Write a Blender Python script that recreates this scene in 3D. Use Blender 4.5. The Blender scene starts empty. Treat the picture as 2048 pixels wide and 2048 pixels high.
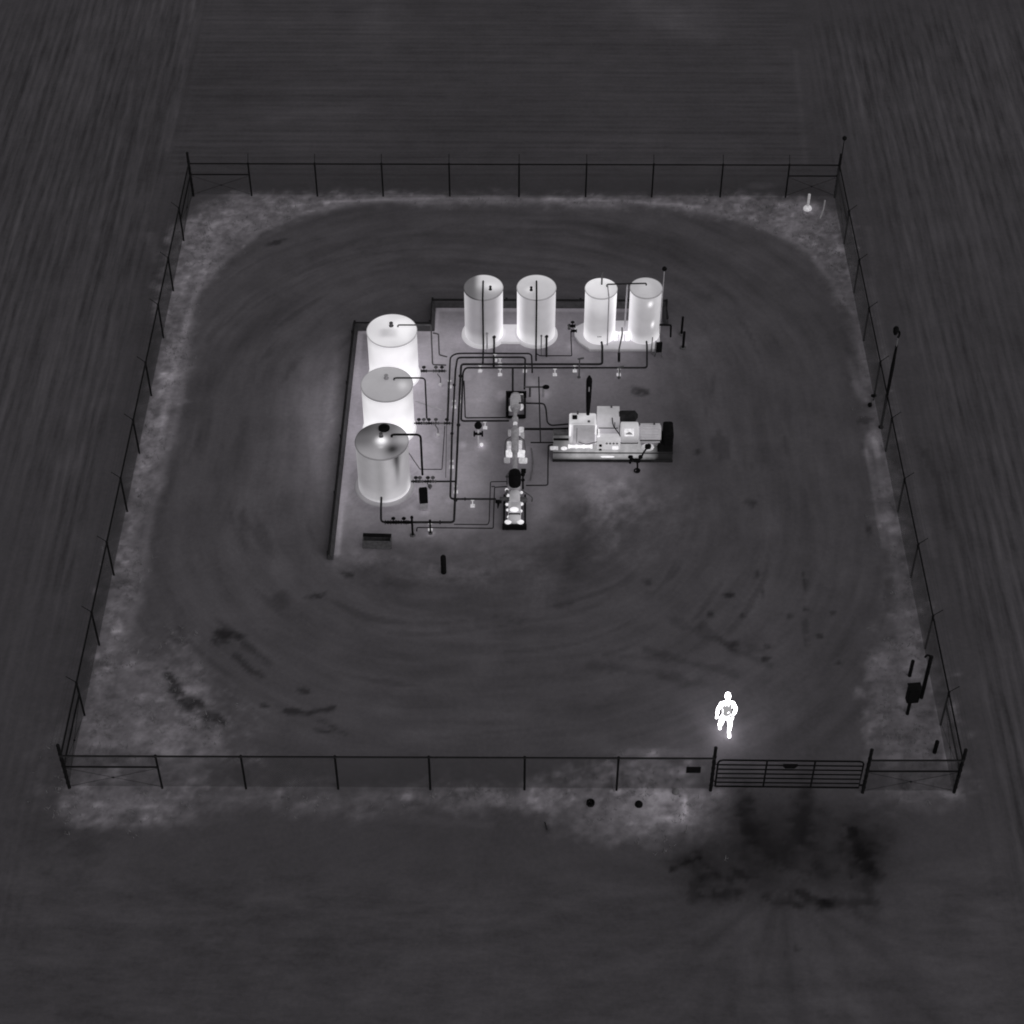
import bpy, math, random
import numpy as np
from mathutils import Vector, Matrix

rng = random.Random(7)
scene = bpy.context.scene
COL = scene.collection

# ------------------------------------------------------------------ survey
# Camera solved from the fence corners; at() gives the world point of a surveyed
# position at a known height above the ground.
CF, CC = 3847.288, Vector((0.17450536, -31.5628359, 43.63592765))
_pit, _rol, _yaw = 0.800917997, 0.000874208148, 0.00486956002
_r = Vector((math.cos(_yaw), math.sin(_yaw), 0))
_f = Vector((-math.sin(_yaw) * math.cos(_pit), math.cos(_yaw) * math.cos(_pit), -math.sin(_pit)))
_u = _r.cross(_f)
CR = _r * math.cos(_rol) + _u * math.sin(_rol)
CU = -_r * math.sin(_rol) + _u * math.cos(_rol)

def at(x, y, z=0.0):
    d = _f + CR * ((x - 1024) / CF) - CU * ((y - 1024) / CF)
    t = (z - CC.z) / d.z
    return CC + d * t

def up(p, z):
    return Vector((p[0], p[1], z))

# ------------------------------------------------------------------ mesh helper
class MB:
    def __init__(s):
        s.v = []; s.f = []
    def add(s, vs, fs):
        n = len(s.v)
        s.v += [tuple(v) for v in vs]
        s.f += [tuple(i + n for i in f) for f in fs]
        return s
    def box(s, c, size, rz=0.0, bev=0.0, rx=0.0):
        hx, hy, hz = size[0] / 2, size[1] / 2, size[2] / 2
        b = min(bev, hx * .9, hy * .9, hz * .9)
        M = Matrix.Translation(Vector(c)) @ Matrix.Rotation(rz, 4, 'Z') @ Matrix.Rotation(rx, 4, 'X')
        if b <= 0:
            vs = [(x * hx, y * hy, z * hz) for z in (-1, 1) for y in (-1, 1) for x in (-1, 1)]
            fs = [(0, 2, 3, 1), (4, 5, 7, 6), (0, 1, 5, 4), (2, 6, 7, 3), (0, 4, 6, 2), (1, 3, 7, 5)]
        else:
            def ring(ix, iy, z):
                a, c2 = hx - ix, hy - iy
                e = b
                return [(-a + e, -c2, z), (a - e, -c2, z), (a, -c2 + e, z), (a, c2 - e, z),
                        (a - e, c2, z), (-a + e, c2, z), (-a, c2 - e, z), (-a, -c2 + e, z)]
            rs = [ring(b, b, -hz), ring(0, 0, -hz + b), ring(0, 0, hz - b), ring(b, b, hz)]
            vs = [p for r in rs for p in r]; fs = []
            for k in range(3):
                for i in range(8):
                    j = (i + 1) % 8
                    fs.append((k * 8 + i, k * 8 + j, k * 8 + 8 + j, k * 8 + 8 + i))
            fs.append(tuple(range(7, -1, -1))); fs.append(tuple(range(24, 32)))
        return s.add([M @ Vector(v) for v in vs], fs)
    def tube(s, pts, r, seg=8, bend=0.0, cap=True):
        pts = [Vector(p) for p in pts]
        if bend > 0 and len(pts) > 2:
            out = [pts[0]]
            for i in range(1, len(pts) - 1):
                a, b, c = pts[i - 1], pts[i], pts[i + 1]
                d1 = min(bend, (a - b).length * .45); d2 = min(bend, (c - b).length * .45)
                p1 = b + (a - b).normalized() * d1; p2 = b + (c - b).normalized() * d2
                for t in (0, .25, .5, .75, 1):
                    out.append(p1 * (1 - t) ** 2 + b * 2 * t * (1 - t) + p2 * t * t)
            out.append(pts[-1]); pts = out
        n = len(pts); vs = []; fs = []
        ref = None
        for i, p in enumerate(pts):
            d = (pts[min(i + 1, n - 1)] - pts[max(i - 1, 0)]).normalized()
            if ref is None:
                ref = Vector((0, 0, 1)) if abs(d.z) < .9 else Vector((1, 0, 0))
            a = d.cross(ref).normalized(); b2 = d.cross(a).normalized(); ref = -b2 if False else ref
            if abs(d.dot(ref)) > .95:
                ref = Vector((1, 0, 0)) if abs(d.x) < .9 else Vector((0, 1, 0))
                a = d.cross(ref).normalized(); b2 = d.cross(a).normalized()
            # keep the ring aligned with the previous one
            if i:
                a = (pa - d * pa.dot(d)); a = a.normalized() if a.length > 1e-6 else d.cross(ref).normalized()
                b2 = d.cross(a).normalized()
            pa = a
            rr = r[min(i, len(r) - 1)] if isinstance(r, (list, tuple)) else r
            for k in range(seg):
                t = 2 * math.pi * k / seg
                vs.append(p + a * (rr * math.cos(t)) + b2 * (rr * math.sin(t)))
        for i in range(n - 1):
            for k in range(seg):
                j = (k + 1) % seg
                fs.append((i * seg + k, i * seg + j, i * seg + seg + j, i * seg + seg + k))
        if cap:
            fs.append(tuple(range(seg - 1, -1, -1))); fs.append(tuple(range((n - 1) * seg, n * seg)))
        return s.add(vs, fs)
    def lathe(s, c, prof, seg=32, axis='Z'):
        c = Vector(c); vs = []; fs = []
        for (r, z) in prof:
            for k in range(seg):
                t = 2 * math.pi * k / seg
                a, b = r * math.cos(t), r * math.sin(t)
                v = (a, b, z) if axis == 'Z' else ((z, a, b) if axis == 'X' else (b, z, a))
                vs.append(c + Vector(v))
        n = len(prof)
        for i in range(n - 1):
            for k in range(seg):
                j = (k + 1) % seg
                fs.append((i * seg + k, i * seg + j, i * seg + seg + j, i * seg + seg + k))
        fs.append(tuple(range(seg - 1, -1, -1))); fs.append(tuple(range((n - 1) * seg, n * seg)))
        return s.add(vs, fs)
    def ball(s, c, r, sx=1, sy=1, sz=1, seg=14):
        prof = []
        m = 9
        for i in range(m):
            a = -math.pi / 2 + math.pi * (i + .02 * (i == 0) - .02 * (i == m - 1)) / (m - 1)
            prof.append((r * math.cos(a), r * math.sin(a)))
        t = MB().lathe((0, 0, 0), prof, seg)
        return s.add([(c[0] + v[0] * sx, c[1] + v[1] * sy, c[2] + v[2] * sz) for v in t.v], t.f)
    def build(s, name, mat, parent=None, heat=None, sharp=38, dark=None):
        V = np.array(s.v, float)
        if parent is not None:
            org = np.array(world_loc(parent))
        else:
            lo, hi = V.min(0), V.max(0)
            org = np.array([(lo[0] + hi[0]) / 2, (lo[1] + hi[1]) / 2, lo[2]])
        me = bpy.data.meshes.new(name)
        me.from_pydata((V - org).tolist(), [], s.f); me.update()
        if heat is not None:
            at_ = me.attributes.new('heat_level', 'FLOAT', 'POINT')
            at_.data.foreach_set('value', [float(heat(*v)) for v in s.v])
        if dark is not None:
            at_ = me.attributes.new('darkening', 'FLOAT', 'POINT')
            at_.data.foreach_set('value', [float(dark(*v)) for v in s.v])
        me.polygons.foreach_set('use_smooth', [True] * len(me.polygons))
        me.set_sharp_from_angle(angle=math.radians(sharp))
        me.materials.append(mat)
        o = bpy.data.objects.new(name, me); COL.objects.link(o)
        if parent is not None:
            o.parent = parent
        else:
            o.location = org
        return o

def world_loc(o):
    l = Vector(o.location)
    while o.parent:
        o = o.parent; l += Vector(o.location)
    return l

def tag(o, label, cat, group=None, kind=None):
    if label: o['label'] = label
    if cat: o['category'] = cat
    if group: o['group'] = group
    if kind: o['kind'] = kind
    return o

def thing(name, loc, label, cat, group=None):
    o = bpy.data.objects.new(name, None); COL.objects.link(o)
    o.empty_display_size = .2; o.location = loc
    return tag(o, label, cat, group)

# ------------------------------------------------------------------ materials
TINT = (1.0, .965, 1.025)
SOIL_TINT = (1.0, .935, 1.03)
HEAT_TINT = (1.0, .985, 1.01)
def lin(v):
    v /= 255.0
    return v / 12.92 if v <= .04045 else ((v + .055) / 1.055) ** 2.4

def mat(name, base, rough=.6, metal=0.0, heat=0.0, nz=.12, nscale=6.0, attr=False, spec=.2, bump=0.0):
    m = bpy.data.materials.new(name); m.use_nodes = True
    nt = m.node_tree; N = nt.nodes; L = nt.links
    b = N['Principled BSDF']
    tc = N.new('ShaderNodeTexCoord')
    no = N.new('ShaderNodeTexNoise'); no.inputs['Scale'].default_value = nscale
    no.inputs['Detail'].default_value = 5; no.inputs['Roughness'].default_value = .6
    L.new(tc.outputs['Object'], no.inputs['Vector'])
    mr = N.new('ShaderNodeMapRange')
    mr.inputs['From Min'].default_value = .3; mr.inputs['From Max'].default_value = .7
    mr.inputs['To Min'].default_value = 1 - nz; mr.inputs['To Max'].default_value = 1 + nz
    L.new(no.outputs['Fac'], mr.inputs['Value'])
    mx = N.new('ShaderNodeVectorMath'); mx.operation = 'SCALE'
    mx.inputs[0].default_value = tuple(base * t for t in TINT)
    L.new(mr.outputs['Result'], mx.inputs['Scale'])
    if attr:
        ta = N.new('ShaderNodeAttribute'); ta.attribute_name = 'darkening'
        iv = N.new('ShaderNodeMath'); iv.operation = 'SUBTRACT'; iv.inputs[0].default_value = 1.0; L.new(ta.outputs['Fac'], iv.inputs[1])
        m2 = N.new('ShaderNodeVectorMath'); m2.operation = 'SCALE'; L.new(mx.outputs['Vector'], m2.inputs[0]); L.new(iv.outputs['Value'], m2.inputs['Scale'])
        L.new(m2.outputs['Vector'], b.inputs['Base Color'])
    else:
        L.new(mx.outputs['Vector'], b.inputs['Base Color'])
    b.inputs['Roughness'].default_value = rough; b.inputs['Metallic'].default_value = metal
    b.inputs['Specular IOR Level'].default_value = spec if base > .05 else .04
    if heat or attr:
        b.inputs['Emission Color'].default_value = (*HEAT_TINT, 1)
        mu = N.new('ShaderNodeMath'); mu.operation = 'MULTIPLY'
        L.new(mr.outputs['Result'], mu.inputs[0])
        if attr:
            a = N.new('ShaderNodeAttribute'); a.attribute_name = 'heat_level'
            L.new(a.outputs['Fac'], mu.inputs[1])
        else:
            mu.inputs[1].default_value = heat
        L.new(mu.outputs['Value'], b.inputs['Emission Strength'])
    if bump:
        bp = N.new('ShaderNodeBump'); bp.inputs['Strength'].default_value = bump
        bp.inputs['Distance'].default_value = .02
        L.new(no.outputs['Fac'], bp.inputs['Height']); L.new(bp.outputs['Normal'], b.inputs['Normal'])
    return m

M_BLACK = mat('cold_black_steel', .008, .85, nz=.35, nscale=9)
M_PIPE = mat('cold_pipe_steel', .026, .8, nz=.4, nscale=4)
M_PIPEG = mat('mild_pipe_steel', .16, .6, nz=.4, nscale=4)
M_PIPEL = mat('warm_pipe_steel', .45, .6, nz=.3, nscale=4)
M_GALV = mat('galvanised_post', .011, .8, nz=.3, nscale=8)
M_WIRE = mat('fence_wire', .05, .7, nz=.2)
M_HOT = mat('hot_tank_steel', .55, .7, attr=True, nz=.05, nscale=2.2)
M_PAD = mat('warm_concrete', .5, .85, heat=.02, nz=.12, nscale=7, bump=.3)
M_WALL = mat('containment_steel', .055, .6, nz=.3, nscale=5)
M_WALLCAP = mat('containment_cap', .02, .7, nz=.3)
M_ENG = mat('warm_engine_steel', .5, .7, attr=True, nz=.10, nscale=3)
M_GLOW = mat('faintly_warm_post', .4, .8, heat=.16, nz=.2, nscale=8)
M_WHITE = mat('hot_exhaust_metal', .6, .6, heat=.75, nz=.15, nscale=8)
M_WARM = mat('warm_fitting', .55, .6, heat=.30, nz=.3, nscale=12)
M_WARM2 = mat('hot_fitting', .55, .6, heat=.6, nz=.3, nscale=12)
M_MID = mat('mild_steel', .42, .6, nz=.25, nscale=8)
M_MIDW = mat('mild_warm_steel', .5, .7, heat=.10, nz=.10, nscale=5)
M_DARKS = mat('dark_cool_steel', .10, .6, nz=.35, nscale=8)
M_SKIN = mat('warm_skin', .5, .6, heat=9, nz=.03)
M_CLOTH = mat('warm_clothing', .04, .9, attr=True, nz=.05, nscale=20)
M_BOOT = mat('warm_boot', .4, .8, heat=7, nz=.05)
M_STRAP = mat('cool_device', .03, .7, heat=.10, nz=.2)
M_GRASS = mat('dry_grass', .21, .9, nz=.3, nscale=1.3)

# ------------------------------------------------------------------ ground
def hash2(ix, iy, seed):
    h = (ix.astype(np.int64) * 374761393 + iy.astype(np.int64) * 668265263 + seed * 982451653) & 0xffffffff
    h = ((h ^ (h >> 13)) * 1274126177) & 0xffffffff
    return ((h ^ (h >> 16)) & 0xffff) / 65535.0
def vnoise(x, y, seed):
    ix, iy = np.floor(x), np.floor(y); fx, fy = x - ix, y - iy
    fx = fx * fx * (3 - 2 * fx); fy = fy * fy * (3 - 2 * fy)
    a = hash2(ix, iy, seed); b = hash2(ix + 1, iy, seed); c = hash2(ix, iy + 1, seed); d = hash2(ix + 1, iy + 1, seed)
    return (a * (1 - fx) + b * fx) * (1 - fy) + (c * (1 - fx) + d * fx) * fy
def fbm(x, y, seed, o=4):
    s = 0; a = .5
    for i in range(o):
        s = s + a * vnoise(x * 2 ** i, y * 2 ** i, seed + i); a *= .5
    return s / (1 - .5 ** o)
def sstep(a, b, x):
    t = np.clip((x - a) / (b - a), 0, 1); return t * t * (3 - 2 * t)
def seg_dist(X, Y, pts):
    D = np.full_like(X, 1e9)
    for (ax, ay), (bx, by) in zip(pts[:-1], pts[1:]):
        dx, dy = bx - ax, by - ay
        t = np.clip(((X - ax) * dx + (Y - ay) * dy) / (dx * dx + dy * dy + 1e-9), 0, 1)
        D = np.minimum(D, np.hypot(X - ax - t * dx, Y - ay - t * dy))
    return D
def rbox(X, Y, cx, cy, hx, hy, r):
    qx = np.abs(X - cx) - (hx - r); qy = np.abs(Y - cy) - (hy - r)
    return np.hypot(np.maximum(qx, 0), np.maximum(qy, 0)) + np.minimum(np.maximum(qx, qy), 0) - r
def P2(x, y):
    p = at(x, y); return (p.x, p.y)

AMB = .40                                   # ambient radiance the albedos are tuned for
def alb(v): return lin(v) / AMB

def lane_d(X, Y):
    # signed distance to the worn lane round the pad: open towards the gate
    w = (fbm(X * .35, Y * .35, 5) - .5) * 1.3
    return rbox(X, Y, .25, 12.0, 11.45, 14.75, 6.5) + w * .55

def grass_mask(X, Y):
    """1 on the grass margin along the fence, 0 on worn dirt and field"""
    n = .55 * (fbm(X * .7, Y * .7, 31) - .5) + .75 * (fbm(X * 2.6, Y * 2.6, 37) - .5) + .5 * (fbm(X * 6, Y * 6, 39, 3) - .5)
    d = lane_d(X, Y)
    inner = sstep(-.55, .75, d + n * .8)
    outer = 1 - sstep(-.45, .35, rbox(X, Y, 0, 13.45, 12.35, 13.95, 2.4) - .45 * sstep(19, 22, Y) * (1 - sstep(25, 26.5, Y)) * (X < 0) + n * .9)
    m = inner * outer
    # bottom-left corner patch
    bl = (1 - sstep(.6, 1.2, np.hypot((X + 10.6) / 3.0, (Y - .9) / 4.2) + n * .8)) * sstep(-1.6, -.6, Y + n) * (.35 + .65 * sstep(-12.7, -12.2, X))
    br = (1 - sstep(.6, 1.2, np.hypot((X - 11.4) / 1.5, (Y - 2.2) / 4.0) + n * .8)) * sstep(-.9, -.1, Y + n)
    fr = (1 - sstep(.0, .85, np.abs(Y + .25) + n * .9)) * (.55 + .45 * sstep(-4, 2, X) + .45 * (1 - sstep(-12, -8.5, X))) * sstep(-12.8, -12.2, X) * (1 - sstep(6.0, 6.6, X + n))
    fm = 1 - sstep(.3, 1.25, np.hypot((X - 3.7) / 2.8, (Y + .7) / 1.35) + n * .8)
    fi = (1 - sstep(.5, 1.2, np.hypot((X - 3.4) / 2.4, (Y - .45) / .75) + n))
    frr = (1 - sstep(.4, 1.0, np.hypot((X - 11.4) / 1.3, (Y + .2) / .6) + n)) * .5
    gate = sstep(5.6, 6.3, X) * (1 - sstep(9.4, 10.0, X)) * (1 - sstep(1.5, 3, Y))
    m = np.maximum.reduce([m, bl * .8, br * .75, fr * .85, fm * .8, fi, frr * .7]) * (1 - gate)
    return np.clip(m, 0, 1) ** 1.35

T3c = at(763.4, 882, 1.96)
def build_ground():
    def axis(lo, hi, step, far):
        a = np.arange(lo, hi + step / 2, step)
        ext = []; s = step; p = 0
        while p < far:
            s *= 1.45; p += s; ext.append(p)
        return np.concatenate([lo - np.array(ext[::-1]), a, hi + np.array(ext)])
    xs = axis(-23.5, 23.5, .1, 700); ys = axis(-9.5, 43.5, .1, 700)
    nx, ny = len(xs), len(ys)
    X, Y = np.meshgrid(xs, ys)
    g = grass_mask(X, Y)
    d = lane_d(X, Y)
    n1 = fbm(X * .25, Y * .25, 1); n2 = fbm(X * 1.1, Y * 1.1, 2); n3 = fbm(X * 3.2, Y * 3.2, 3); n4 = fbm(X * 6.5, Y * 6.5, 4, 3)
    inside = 1 - sstep(-.1, .5, rbox(X, Y, 0, 13.6, 12.2, 13.7, .8))
    # --- fields outside
    back = sstep(27.2, 28.2, Y + .25 * np.abs(X) * .15)
    left_strip = sstep(0, .5, -X - 12.35 - .23 * np.clip(Y - 28, 0, 99) * .0)
    right_strip = sstep(0, .5, X - 12.35)
    F = alb(52) * (1 + .22 * (n1 - .5) + .10 * (n2 - .5))
    F = F * (1 - .05 * back)
    A = F.copy()
    # lane dirt
    lane = inside
    A = A * (1 - lane) + lane * alb(58.5) * (1 + .10 * (n1 - .5) + .06 * (n2 - .5))
    # wheel tracks: streaks that follow the lane, drifting across it
    rd_ = rbox(X, Y, -.3, 13.8, 5.0, 6.2, 3.5); th_ = np.arctan2(Y - 13.8, X + .3)
    s1 = fbm(rd_ * 2.6 + 4.2 * np.cos(th_), 4.2 * np.sin(th_) + 9, 201, 4)
    s2 = fbm(rd_ * 1.1 + 2.0 * np.sin(th_), 2.0 * np.cos(th_) + 3, 207, 4)
    s3 = fbm(rd_ * 5.0 + 7 * np.sin(th_), 7 * np.cos(th_), 211, 3)
    tr = lane * sstep(-.5, 2.5, Y)
    A *= 1 + tr * (.30 * (s1 - .5) + .50 * (s2 - .5) + .14 * (s3 - .5) + .25 * (n2 - .5))
    A *= 1 - tr * .28 * sstep(.60, .76, s1) * sstep(.40, .6, s2)
    # straight tracks leaving through the gate
    gt = np.exp(-((X - 7.4) / 2.6) ** 4) * (1 - sstep(2.5, 6, Y)) * sstep(-9, -6, Y)
    A *= 1 + gt * .34 * (fbm(X * 2.4 + .25 * Y, Y * .22, 221) - .5)
    ga = np.arctan2(Y + 3.0, X - 7.2); gr = np.hypot(X - 7.2, Y + 3.0)
    A *= 1 + (1 - sstep(-2.6, -1.2, Y)) * np.exp(-((X - 8) / 9) ** 2) * (.40 * (fbm(ga * 7, gr * .35, 241) - .5) + .20 * (fbm(ga * 16, gr * .5, 247, 3) - .5))
    # darker wheel band of the lane
    wb = np.exp(-((d + 2.6) / 1.1) ** 2) * lane
    A *= 1 - .06 * wb
    # bright thin crest where the lane scrapes against the grass
    crest = np.exp(-((d - .12) / .14) ** 2) * inside * (.35 + 1.1 * fbm(X * .5, Y * .5, 77))
    A = A + crest * alb(86) * .42 * sstep(4, 8, Y)
    # grass margin
    G = alb(86) * (1 + .5 * (n2 - .5) + .95 * (n3 - .5) + .7 * (n4 - .5))
    hot = fbm(X * 1.7, Y * 1.7, 44)
    G = G * (1 + .6 * sstep(.58, .8, hot))
    A = A * (1 - g) + g * G
    # --- gravel pad: steel wall on the left and back, fading out to the front and right
    yfr = 8.4 + 2.2 * sstep(.2, 2.4, X) + .6 * sstep(2.4, 5, X)
    padm = sstep(-5.62, -5.5, X) * (1 - sstep(2.6, 6.6, X + 2.4 * (n1 - .5))) * sstep(-.7, 1.9, Y - yfr + 1.6 * (n1 - .5) + .8 * (n2 - .5))
    padm *= 1 - sstep(19.5, 19.62, Y) * (X < -2.85) - sstep(20.85, 20.95, Y) * (X >= -2.85)
    padm = np.clip(padm, 0, 1)
    PV = np.minimum(.62, alb(84) + .38 * np.exp(-((X + 2.3) / 1.5) ** 4 - ((Y - 15.3) / 4.6) ** 4) + .20 * np.exp(-((X + 4.2) / 2.2) ** 4 - ((Y - 14.5) / 5.0) ** 4) + .13 * np.exp(-((X + .3) / 1.9) ** 4 - ((Y - 13.6) / 3.8) ** 4) + .12 * np.exp(-((X - 1.2) / 4) ** 4 - ((Y - 18.6) / 2.4) ** 4)) * (1 + .55 * (n1 - .5) + .42 * (n2 - .5) + .12 * (n3 - .5))
    A = A * (1 - padm) + padm * PV
    foot = np.minimum(seg_dist(X, Y, [(-5.44, 8.9), (-5.36, 19.4), (-2.78, 19.4)]), seg_dist(X, Y, [(-2.72, 19.5), (-2.72, 20.66), (5.2, 20.66)]))
    A = A + .26 * np.exp(-(foot / .09) ** 2) * (.5 + fbm(X * .8, Y * .8, 13))
    apr = np.zeros_like(X)
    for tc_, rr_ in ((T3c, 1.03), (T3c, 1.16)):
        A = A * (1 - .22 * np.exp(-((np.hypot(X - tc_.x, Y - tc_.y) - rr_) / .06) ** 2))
    # apron of lighter gravel in front and right of the pad
    for (px, py, rx, ry, amt) in ((1225, 1000, 85, 46, .5), (1205, 1060, 38, 48, .45), (1300, 1060, 110, 70, .16), (1260, 1120, 55, 30, .12), (1075, 1165, 36, 50, .26),
                                  (900, 1150, 130, 22, .42), (740, 1120, 80, 18, .38), (1000, 1120, 60, 25, .2),
                                  (1330, 1000, 70, 50, .14), (660, 800, 14, 120, .2)):  # last strip is tank glow painted on the soil left of the wall
        c = at(px, py); sx = rx / 64; sy = ry / 45
        q = np.hypot((X - c.x) / sx, (Y - c.y) / sy)
        apr = np.maximum(apr, (1 - sstep(.3, 1.4, q)) * min(1, amt * 3))
        A = A * (1 + amt * (1 - sstep(.15, 1.3, q + 1.1 * (n2 - .5) + 1.3 * (n3 - .5) + .8 * (n4 - .5))))
    for (px, py, rx, ry, amt) in ((655, 840, 52, 130, 1.25), (610, 860, 110, 210, .42), (640, 1000, 40, 90, .22), (1370, 690, 60, 50, .3), (1560, 1690, 160, 80, -.52), (1500, 1640, 60, 60, -.10), (1640, 1740, 80, 60, -.10),  # first entries paint the hot tanks' glow into the soil beside the wall
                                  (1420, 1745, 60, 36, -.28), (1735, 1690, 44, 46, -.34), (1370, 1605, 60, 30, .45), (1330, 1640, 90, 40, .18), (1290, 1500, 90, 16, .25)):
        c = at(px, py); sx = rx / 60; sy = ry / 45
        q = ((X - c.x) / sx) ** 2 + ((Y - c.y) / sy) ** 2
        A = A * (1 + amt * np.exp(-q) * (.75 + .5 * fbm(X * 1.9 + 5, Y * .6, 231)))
    # ragged darker patches and dark rectangle before the pad
    for (px, py, rx, ry, amt, ang) in (
        # oil and damp stains (photo position, half sizes, strength)
        (1282, 780, 15, 11, .55, 0), (1395, 904, 7, 6, .5, 0), (551, 485, 26, 10, .5, .5), (697, 1149, 14, 5, .5, -.3),
        (631, 1193, 18, 7, .5, .1), (443, 1271, 20, 13, .6, .4), (478, 1273, 12, 8, .5, 0), (532, 1261, 4, 4, .6, 0),
        (354, 1269, 14, 14, .3, 0), (532, 1414, 14, 4, .5, -.4), (602, 1381, 13, 4, .45, -.4), (644, 1443, 10, 6, .4, 0),
        (652, 1462, 22, 4, .4, -.1), (570, 1200, 24, 14, .25, .2), (1505, 1008, 10, 10, .35, 0), (1513, 1148, 6, 8, .4, 0),
        (1524, 1182, 5, 14, .4, 0), (1457, 1190, 8, 5, .55, 0), (1422, 1227, 7, 6, .5, 0), (1484, 1231, 8, 6, .5, 0),
        (1609, 1161, 5, 18, .35, 0), (1611, 1217, 7, 5, .5, 0), (1578, 1231, 6, 6, .4, 0), (1642, 1273, 9, 5, .5, 0),
        (1679, 1326, 8, 5, .5, 0), (1468, 1289, 14, 9, .4, -.3), (1532, 1318, 9, 8, .5, -.4), (1534, 1291, 8, 6, .45, 0),
        (1298, 1165, 14, 7, .35, .3), (1124, 1210, 22, 10, .25, 0), (1737, 1057, 6, 12, .4, 0), (1725, 840, 16, 10, .35, 0),
        (1666, 1226, 6, 4, .35, 0), (1145, 1110, 34, 44, .10, 0), (1640, 1690, 20, 60, .10, 0),
        (1533, 1797, 12, 10, .55, 0), (1580, 1806, 45, 7, .3, 0), (1686, 1808, 45, 6, .25, 0), (1723, 1690, 34, 40, .45, -.9), (1712, 1650, 22, 30, .3, -.9), (1740, 1715, 26, 26, .3, -.9), (1560, 1690, 120, 60, .18, 0), (1500, 1660, 26, 50, .22, 0), (1600, 1650, 20, 60, .25, 0),
        (1421, 1764, 44, 26, .5, -.2), (1395, 1735, 60, 16, .3, -.4), (1415, 1710, 30, 24, .25, 0), (1440, 1790, 40, 14, .3, 0), (1620, 1640, 16, 70, .15, 0), (1495, 1640, 12, 40, .2, 0),
        (1735, 1770, 20, 50, .25, 0), (1600, 1790, 30, 14, .3, -.5),
        (1593, 1900, 5, 5, .5, 0), (1565, 1900, 5, 7, .4, 0), (1290, 1620, 4, 3, .4, 0), (1093, 1656, 3, 5, .5, 0), (1650, 2030, 14, 10, .3, 0), (1460, 2030, 20, 10, .2, 0),
        (170, 1690, 40, 50, .25, 0), (90, 1640, 50, 60, .2, 0), (420, 1800, 90, 50, .12, 0), (550, 1900, 150, 60, .10, 0),
        (800, 1165, 60, 10, .18, 0), (900, 1090, 60, 22, .12, 0), (1100, 1100, 40, 50, .06, 0),
        (320, 560, 20, 20, .2, 0), (340, 500, 18, 12, .15, 0)):
        c = at(px, py); sx = rx / 62; sy = ry / 46
        ca, sa = math.cos(ang), math.sin(ang)
        dx, dy = X - c.x, Y - c.y
        q = np.hypot((dx * ca + dy * sa) / sx, (-dx * sa + dy * ca) / sy)
        k = 1 - sstep(.25, 1.3, q + 1.4 * (n3 - .5) + .8 * (n2 - .5) + 1.5 * (n4 - .5))
        A = A * (1 - min(.75, amt * (.75 if Y.min() < 0 and c.y < -1 else 1.15)) * k)
    for pl, w, amt in (([(333, 1348), (360, 1385), (403, 1418), (441, 1440)], .16, .5), ([(345, 1395), (395, 1430), (430, 1445)], .10, .35),
                       ([(569, 1421), (615, 1427), (664, 1416)], .10, .5), ([(470, 1310), (500, 1340), (520, 1352)], .10, .35),
                       ([(490, 1290), (540, 1330)], .12, .25), ([(640, 1440), (690, 1468)], .06, .3),
                       ([(1345, 1240), (1420, 1275), (1520, 1300)], .16, .18), ([(1290, 1300), (1400, 1330), (1470, 1345)], .14, .2),
                       ([(1400, 1250), (1470, 1300), (1540, 1330)], .12, .2), ([(1330, 1350), (1420, 1372)], .16, .15), ([(1610, 1240), (1613, 1290)], .09, .25), ([(1490, 1605), (1520, 1670), (1580, 1730)], .30, .18), ([(1606, 1590), (1598, 1660), (1575, 1720)], .26, .16), ([(1700, 1660), (1730, 1720), (1750, 1745)], .14, .35), ([(1545, 1806), (1640, 1808)], .14, .3), ([(1660, 1808), (1738, 1800), (1736, 1740)], .14, .22), ([(1600, 1785), (1650, 1812)], .12, .4), ([(1340, 1740), (1400, 1715)], .06, .4), ([(1180, 1330), (1300, 1345), (1390, 1375)], .16, .15), ([(1210, 1310), (1330, 1318)], .12, .14), ([(1900, 1060), (1880, 980), (1850, 900)], .12, .2), ([(1180, 1040), (1170, 1100), (1140, 1130)], .3, .10),
                       ([(430, 740), (400, 900)], .2, .08), ([(720, 500), (900, 455), (1130, 460), (1300, 520), (1420, 600)], .16, .12),
                       ([(620, 520), (760, 462), (980, 440), (1180, 446), (1330, 500), (1470, 600)], .14, .10),
                       ([(560, 600), (500, 760)], .2, .07)):
        D = seg_dist(X, Y, [P2(*p) for p in pl])
        A = A * (1 - min(.7, amt * 1.2) * (1 - sstep(.3, 1.5, D / w + 1.4 * (n3 - .5) + 1.6 * (n4 - .5))))
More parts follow.
